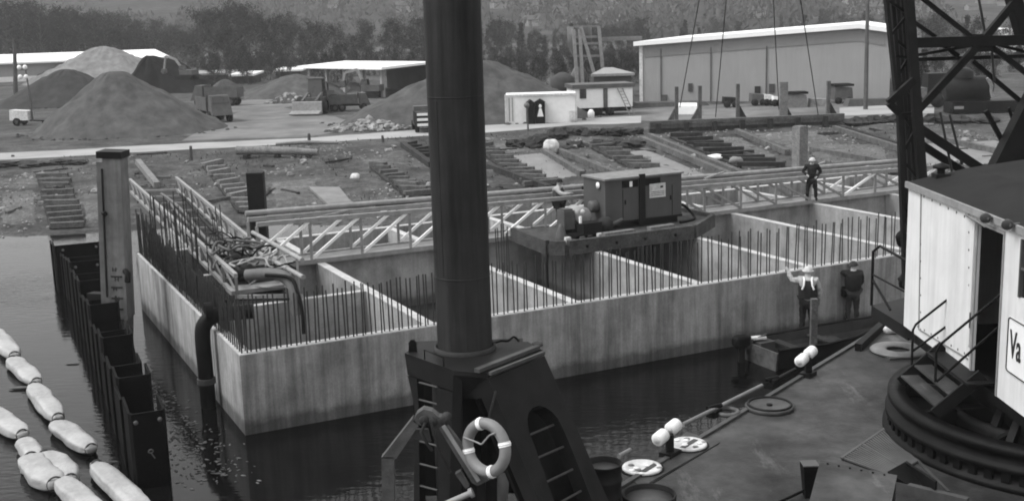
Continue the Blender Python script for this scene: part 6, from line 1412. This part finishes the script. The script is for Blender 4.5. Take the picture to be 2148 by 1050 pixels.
# house: left wall in the plane X = HX
HX, HY0, HY1, HXR, HZ0 = 8.47, 15.0, 24.35, 13.3, 2.5
def HP(px, py, off=0):                      # on the left wall plane
    d = ray(px, py); k = (HX-off)/d.x; return CAM0+d*k
ZE = HP(1913, 392).z; RXc = (HX+HXR)/2; ZR3 = ZE+.42
dy0, dy1 = HP(2101, 600).y, HP(2047, 600).y; dz0, dz1 = HP(2070, 755).z, HP(2075, 478).z
wl = .05
def hbox(mb, y0, y1, z0, z1, x0=HX, x1=HX+wl): return mb.hexa([V((x0, y0, z0)), V((x1, y0, z0)), V((x1, y1, z0)), V((x0, y1, z0))], [V((x0, y0, z1)), V((x1, y0, z1)), V((x1, y1, z1)), V((x0, y1, z1))])
m = MB()
wy0, wy1, wz0, wz1 = HP(2200, 600).y, HP(2139, 600).y, HP(2143, 625).z, HP(2143, 500).z
hbox(m, dy1, HY1, HZ0, ZE); hbox(m, dy0, dy1, dz1, ZE); hbox(m, wy1, dy0, HZ0, ZE); hbox(m, HY0, wy1, HZ0, wz0); hbox(m, HY0, wy1, wz1, ZE); hbox(m, HY0, wy0, wz0, wz1)
m.build('side_wall', 'white_paint', cr_)
m = MB(); m.prism([V((HX+.002+wl, HY1, HZ0)), V((HXR, HY1, HZ0)), V((HXR, HY1, ZE)), V((RXc, HY1, ZR3)), V((HX+wl+.002, HY1, ZE+.02))], V((0, -wl, 0))); m.build('end_wall', 'white_paint', cr_)
hbox(MB(), HY0, HY1-wl-.002, HZ0, ZE, HXR-wl, HXR).build('side_wall', 'white_paint', cr_)
m = MB(); m.prism([V((HX+wl+.002, HY0, HZ0)), V((HXR-wl-.002, HY0, HZ0)), V((HXR-wl-.002, HY0, ZE)), V((RXc, HY0, ZR3-.02)), V((HX+wl+.002, HY0, ZE))], V((0, wl, 0))); m.build('end_wall', 'white_paint', cr_)
hbox(MB(), HY0, HY1, HZ0-.2, HZ0-.005, HX+.01, HXR).build('floor', 'black_steel', cr_)
hbox(MB(), dy0-.6, dy1+.6, HZ0, ZE-.2, HX+.75, HX+.8).build('doorway_shade_sheet', 'black_steel', cr_)  # black sheet put behind the doorway for the darkness of the interior
rf = MB(); o_ = .03
yb, ym, yt = HY0, HY1+o_, 0
pr = [V((HX-o_, 0, ZE+.02)), V((RXc-1.1, 0, ZR3-.13)), V((RXc, 0, ZR3)), V((RXc+1.1, 0, ZR3-.13)), V((HXR+o_, 0, ZE+.02))]
rf.prism([p+V((0, HY0, 0)) for p in pr]+[p+V((0, HY0, .06)) for p in pr[::-1]], V((0, HY1+o_-HY0, 0))); roof = rf.build('roof', 'roof_felt', cr_)
m = MB(); m.beam(V((HX-o_-.02, HY0, ZE+.03)), V((HX-o_-.02, HY1+o_, ZE+.03)), .05, .13); m.build('gutter', 'pale_steel', roof)
m = MB(); m.box(V((HX+.6, HY1-.2, ZE+.15)), (.3, .3, .12), 0, True); m.lathe(V((HX+.6, HY1-.2, ZE+.26)), [(.08, 0), (.08, .1), (.17, .12), (.17, .18), (0, .24)], 16); m.build('roof_vent', 'dark_steel', roof)
m = MB()
for px, py0, py1 in ((1931, 405, 690), (2032, 450, 745)):
    for k in range(9):
        f = k/8; p = HP(px, py0+(py1-py0)*f, .006); m.blob(p, (.006, .022, .022), 0, 1, 8, 5)
for k in range(6): p = HP(1938+17*k, 412+8.3*k, .006); m.blob(p, (.006, .025, .028), 0, 1, 8, 5)
for k in range(8): p = HP(1925+14*k, 684+8*k, .006); m.blob(p, (.006, .025, .025), 0, 1, 8, 5)
m.build('rivet_row', 'machine', cr_)
m = MB(); m.beam(HP(1932, 402, .012), HP(1927, 690, .012), .015, .03); m.beam(HP(1927, 690, .012), HP(2030, 752, .012), .015, .03); m.build('seam_strip', 'pale_steel', cr_)
# door: frame, open leaf folded outside, lamp above
m = MB()
hbox(m, dy1, dy1+.08, HZ0, dz1+.06, HX-.02, HX); hbox(m, dy0-.05, dy0, HZ0, dz1+.06, HX-.02, HX); hbox(m, dy0, dy1, dz1, dz1+.06, HX-.02, HX); df = m.build('door_frame', 'pale_steel', cr_)
dl = hbox(MB(), dy1+.11, dy1+.23, dz0+.05, dz1, HX-.035, HX-.005).build('door', 'white_paint', cr_); hbox(MB(), dy1+.095, dy1+.11, dz0+.4, dz0+.7, HX-.05, HX-.03).build('latch', 'machine', dl)
m = MB(); a, b = HP(2026, 452, .02), HP(2062, 462, .30); m.hexa([HP(2024, 452, .01), HP(2066, 478, .01), HP(2066, 476, .34), HP(2024, 450, .34)], [p+V((0, 0, .03)) for p in (HP(2024, 452, .01), HP(2066, 478, .01), HP(2066, 476, .34), HP(2024, 450, .34))]); m.build('door_hood', 'pale_steel', cr_)
for q in ((2072, 458), (2118, 472)):
    p = HP(*q, .18); t0 = MB().tube([p+V((.2, .1, 0)), p], .025, 8).build('lamp_arm', 'machine', cr_); MB().lathe(p+V((-.02, .04, 0)), [(0, .12), (.05, .12), (.1, 0), (.09, -.02), (0, -.02)], 14, (.3, .9, .3)).build('lamp_shade', 'grey_steel', t0)
m = MB(); hbox(m, wy0, wy1, wz0, wz1, HX+.03, HX+.05); wi = m.build('window', 'glass', cr_); m = MB(); hbox(m, wy1-.05, wy1+.0, wz0, wz1, HX-.03, HX+.03); hbox(m, wy0, wy1-.05, (wz0+wz1)/2-.02, (wz0+wz1)/2+.02, HX-.02, HX+.03); m.build('window_frame', 'machine', wi)
# name board with lettering
sg = MB(); q = [HP(2116, 660, .012), HP(2110, 760, .012)]
y_l, zt_, zb_ = HP(2116, 700).y, HP(2117, 662).z, HP(2113, 776).z; y_r = y_l-2.3
sgn = hbox(MB(), y_r, y_l, zb_, zt_, HX-.012, HX-.002).build('name_board', 'white', cr_)
m = MB(); r_ = .07; pts = []
for cy_, cz_, a0 in ((y_l-r_, zt_-r_, 0), (y_r+r_, zt_-r_, 90), (y_r+r_, zb_+r_, 180), (y_l-r_, zb_+r_, 270)):
    for k in range(6): a = math.radians(a0+18*k); pts.append(V((HX-.018, cy_+math.cos(a)*r_*.9, cz_+math.sin(a)*r_*.9)))
m.tube(pts+[pts[0]], .012, 6, False); m.build('board_border', 'ink', sgn)
fc = bpy.data.curves.new('lettering', 'FONT'); fc.body = 'Va'; fc.size = (zt_-zb_)*.62; fc.extrude = .004; fc.offset = .006
fo = bpy.data.objects.new('lettering', fc); COL.objects.link(fo)
bpy.context.view_layer.update(); dg = bpy.context.evaluated_depsgraph_get(); fm = bpy.data.meshes.new_from_object(fo.evaluated_get(dg)); bpy.data.objects.remove(fo)
lt = bpy.data.objects.new('lettering', fm); COL.objects.link(lt); fm.materials.clear(); fm.materials.append(MT['ink']); lt.parent = sgn
lt.matrix_local = Matrix.Translation(V((HX-.02, y_l-.10, zb_+(zt_-zb_)*.3))-TC) @ Matrix(((0, 0, -1), (-1, 0, 0), (0, 1, 0))).to_4x4() @ Matrix.Diagonal((.72, 1.15, 1, 1))
# stairs and rails up to the door
sy0, sy1 = G(1944, 874, ZR2).y, G(1913, 806, ZR2).y; sx0 = G(1930, 840, ZR2).x; sx1 = HX-.03; sz1 = HZ0+.12
for y in (sy0, sy1): m = MB(); m.beam(V((sx0-.05, y, ZR2+.05)), V((sx1, y, sz1+.1)), .05, .24); m.build('stair_stringer', 'dark_steel', cr_)
for k in range(3):
    f = (k+.45)/3; x = sx0+(sx1-sx0)*f; z = ZR2+.1+(sz1-ZR2-.06)*f; m = MB(); m.box((x, (sy0+sy1)/2, z), (.34, sy1-sy0-.06, .035)); m.build('stair_tread', 'deck', cr_)
m = MB(); m.box((sx1-.1, (sy0+sy1)/2-.1, sz1-.02), (.5, sy1-sy0+.2, .04)); m.build('landing', 'dark_steel', cr_)
def rail(pts, r=.024, m_='black_steel'): MB().tube(pts, r, 10).build('handrail', m_, cr_)
yL = sy1+.06; yN = sy0-.02
def SP(px, py, y): return D(px, py, y)
rail([SP(1911, 805, yL), SP(1915, 692, yL), SP(1921, 680, yL), SP(2034, 591, yL)]); rail([SP(1914, 736, yL), SP(2033, 649, yL)])
b0 = V((sx0+.3, yN, ZR2+.3)); rail([SP(1962, 800, yN), SP(1964, 738, yN), SP(1972, 722, yN), SP(2098, 618, yN)]); rail([SP(1964, 800, yN), SP(2094, 686, yN)])
# side catwalk behind the house
c0 = G(1828, 640, 2.35); c1 = V((HX-.02, HY1+.12, 2.35))
cw = [V((HX-.45, HY1+.05, 2.35)), V((HX+.6, HY1+.05, 2.35)), V((HX+.6, c0.y, 2.35)), V((c0.x, c0.y, 2.35))]
c2 = G(1905, 688, 2.35); cw = [c0, c2, c2+V((1.2, .3, 0)), c0+V((1.4, .9, 0))]
m = MB(); m.prism([p-V((0, 0, .28)) for p in cw], V((0, 0, .28))); m.build('catwalk', 'dark_steel', cr_)
zr_ = HT(c0, 514); a = Pz(c0, zr_-.15); rail([c0, c0+V((0, 0, .8)), a, Pz(c0, zr_)+V((.12, -.12, 0)), Pz(c2, zr_-.05)+V((.1, .1, 0))], .034); zm = HT(c0, 575); rail([Pz(c0, zm), Pz(c2, zm-.05)+V((.1, .1, 0))], .022)
rail([Pz(c0, HT(c0, 588))+V((.02, 0, 0)), lerp(c0, c2, .45)+V((.1, .1, .1))], .03)
for f in (.0,): pass
# lattice boom foot: two braced column pairs
BD = 26.6
def LB(px, py, d=0): return D(px, py, BD+d)
cols = (((1852, -60), (1885, 240), (1898, 600), .07, 0), ((1876, -60), (1900, 260), (1912, 470), .08, .9), ((1902, -60), (1918, 160), (1935, 390), .2, .2), ((1866, -60), (1890, 240), (1904, 520), .09, .5), ((1888, -60), (1906, 240), (1921, 400), .07, 1.0))
for a, b, c, w_, d in cols: m = MB(); m.beam(LB(*a, d)+(LB(*a, d)-LB(*b, d))*2.2, LB(*b, d), w_, .18, (0, 1, 0)); m.beam(LB(*b, d), LB(*c, d), w_, .18, (0, 1, 0)); m.build('boom_leg', 'dark_steel', cr_)
for a, b, d in (((1862, 0), (1905, 30), .3), ((1905, 30), (1868, 75), .3), ((1868, 75), (1912, 110), .6), ((1912, 110), (1880, 165), .6), ((1880, 165), (1920, 205), .5), ((1880, 215), (1930, 300), .5), ((1930, 255), (1888, 330), .5), ((1888, 330), (1930, 380), .5), ((1890, 400), (1908, 470), .3), ((1908, 400), (1894, 480), .3), ((1878, 118), (1918, 122), .4), ((1888, 240), (1930, 236), .4)):
    m = MB(); m.beam(LB(*a, d), LB(*b, d), .06); m.build('lacing', 'black_steel', cr_)
for k in range(7):
    p, q = LB(1852-5*k, -20-75*k, .3), LB(1896-6*k, -58-75*k, .3); m = MB(); m.beam(p, q, .06); m.beam(q, LB(1847-5*k, -95-75*k, .3), .06); m.build('lacing', 'black_steel', cr_)
for q in ((1893, 500), (1899, 590)): MB().blob(LB(*q, .2), (.16, .14, .2), .3, 2, 10, 7, q[1]).build('boom_pin', 'black_steel', cr_)
m = MB(); m.beam(LB(1917, 168, -.2), LB(1864, 216, -.2), .16); m.beam(LB(1864, 216, -.2), LB(1886, 238, -.2), .14); m.build('walkway_bracket', 'black_steel', cr_)
# gantry and back stay frame
ND = 27.6
def GN(px, py, d=0): return D(px, py, ND+d)
for a, b, w_, h_, d in (((1918, 90), (2300, 80), .22, .24, 0), ((1918, 125), (2300, 113), .09, .09, .8), ((1921, 116), (2060, 92), .07, .07, .5), ((2085, 92), (2200, 122), .07, .07, .5),
    ((1800, -110), (2040, 80), .10, .1, 0), ((1916, 46), (1962, 78), .09, .09, .8), ((1975, 92), (2010, 118), .1, .1, .6), ((2062, 84), (2200, -82), .16, .16, 0), ((2052, 95), (1925, 232), .16, .16, 0), ((2040, 128), (2216, 276), .1, .1, .6), ((2076, 96), (2250, 226), .12, .12, .2),
    ((1930, 270), (2082, 370), .2, .2, .3), ((1934, 304), (2052, 380), .18, .18, .8), ((2068, 232), (2110, 310), .1, .1, .5), ((2116, 226), (2130, 270), .06, .06, .6)):
    m = MB(); m.beam(GN(*a, d), GN(*b, d), w_, h_); m.build('gantry_brace', 'black_steel', cr_)
m = MB(); m.prism([GN(2040, 72, -.05), GN(2078, 72, -.05), GN(2084, 108, -.05), GN(2040, 110, -.05)], V((0, .1, 0))); m.build('gusset_plate', 'dark_steel', cr_)
m = MB(); m.prism([GN(1990, -480), GN(2016, -480), GN(2176, 110), GN(2142, 80)], V((0, .35, 0))); m.build('gantry_leg', 'black_steel', cr_)
m = MB(); m.prism([GN(2074, 372), GN(2118, 372), GN(2420, -240), GN(2385, -240)], V((0, .4, 0))); m.build('gantry_leg', 'black_steel', cr_)
m = MB(); m.prism([GN(2104, 374, .5), GN(2200, 374, .5), GN(2230, 240, .5), GN(2160, 262, .5)], V((0, .2, 0))); m.build('gantry_plate', 'black_steel', cr_)
for a, b in (((2050, -20), (2070, 90)), ((2080, 100), (2086, 170)), ((1972, 235), (2005, 400)), ((1992, 240), (2018, 345))):
    m = MB(); m.tube([GN(*a, .3), GN(*b, .3)], .03, 6); m.build('wire_rope', 'cable', cr_)
# parts under the house: machinery seen below the white wall
m = MB(); m.box((HX+1.3, 21.0, ZR2+.02), (1.8, 4.0, HZ0-.25-ZR2)); m.box((HX+1.3, 21.0, ZR2+.1), (1.2, 5.0, .3)); m.build('slewing_gear', 'black_steel', cr_)
m = MB()
for y in (18.6, 19.3, 20.0): m.beam((HX+.2, y, ZR2-.3), (HX+.5, y+.2, HZ0-.25), .14)
m.build('strut', 'dark_steel', cr_)
MB().box(V((HX+.45, 18.2, DK+.3)), (.35, .35, .35), .3, True).build('battery_box', 'dark_steel', cr_)
MB().blob(G(1868, 690, DK+.12), (.2, .14, .12), .3, 2, 10, 7, 3).build('rag_heap', 'dirty_white', loc=G(1868, 690, DK), label='small pale heap of rag on the deck under the catwalk', cat='rag')
MB().beam(G(1800, 728, DK+.1), G(1850, 682, DK+.1), .16, .18).build('timber_baulk', 'black_steel', loc=G(1800, 728, DK), label='dark baulk along the far deck edge by the bow of the skiff', cat='baulk')
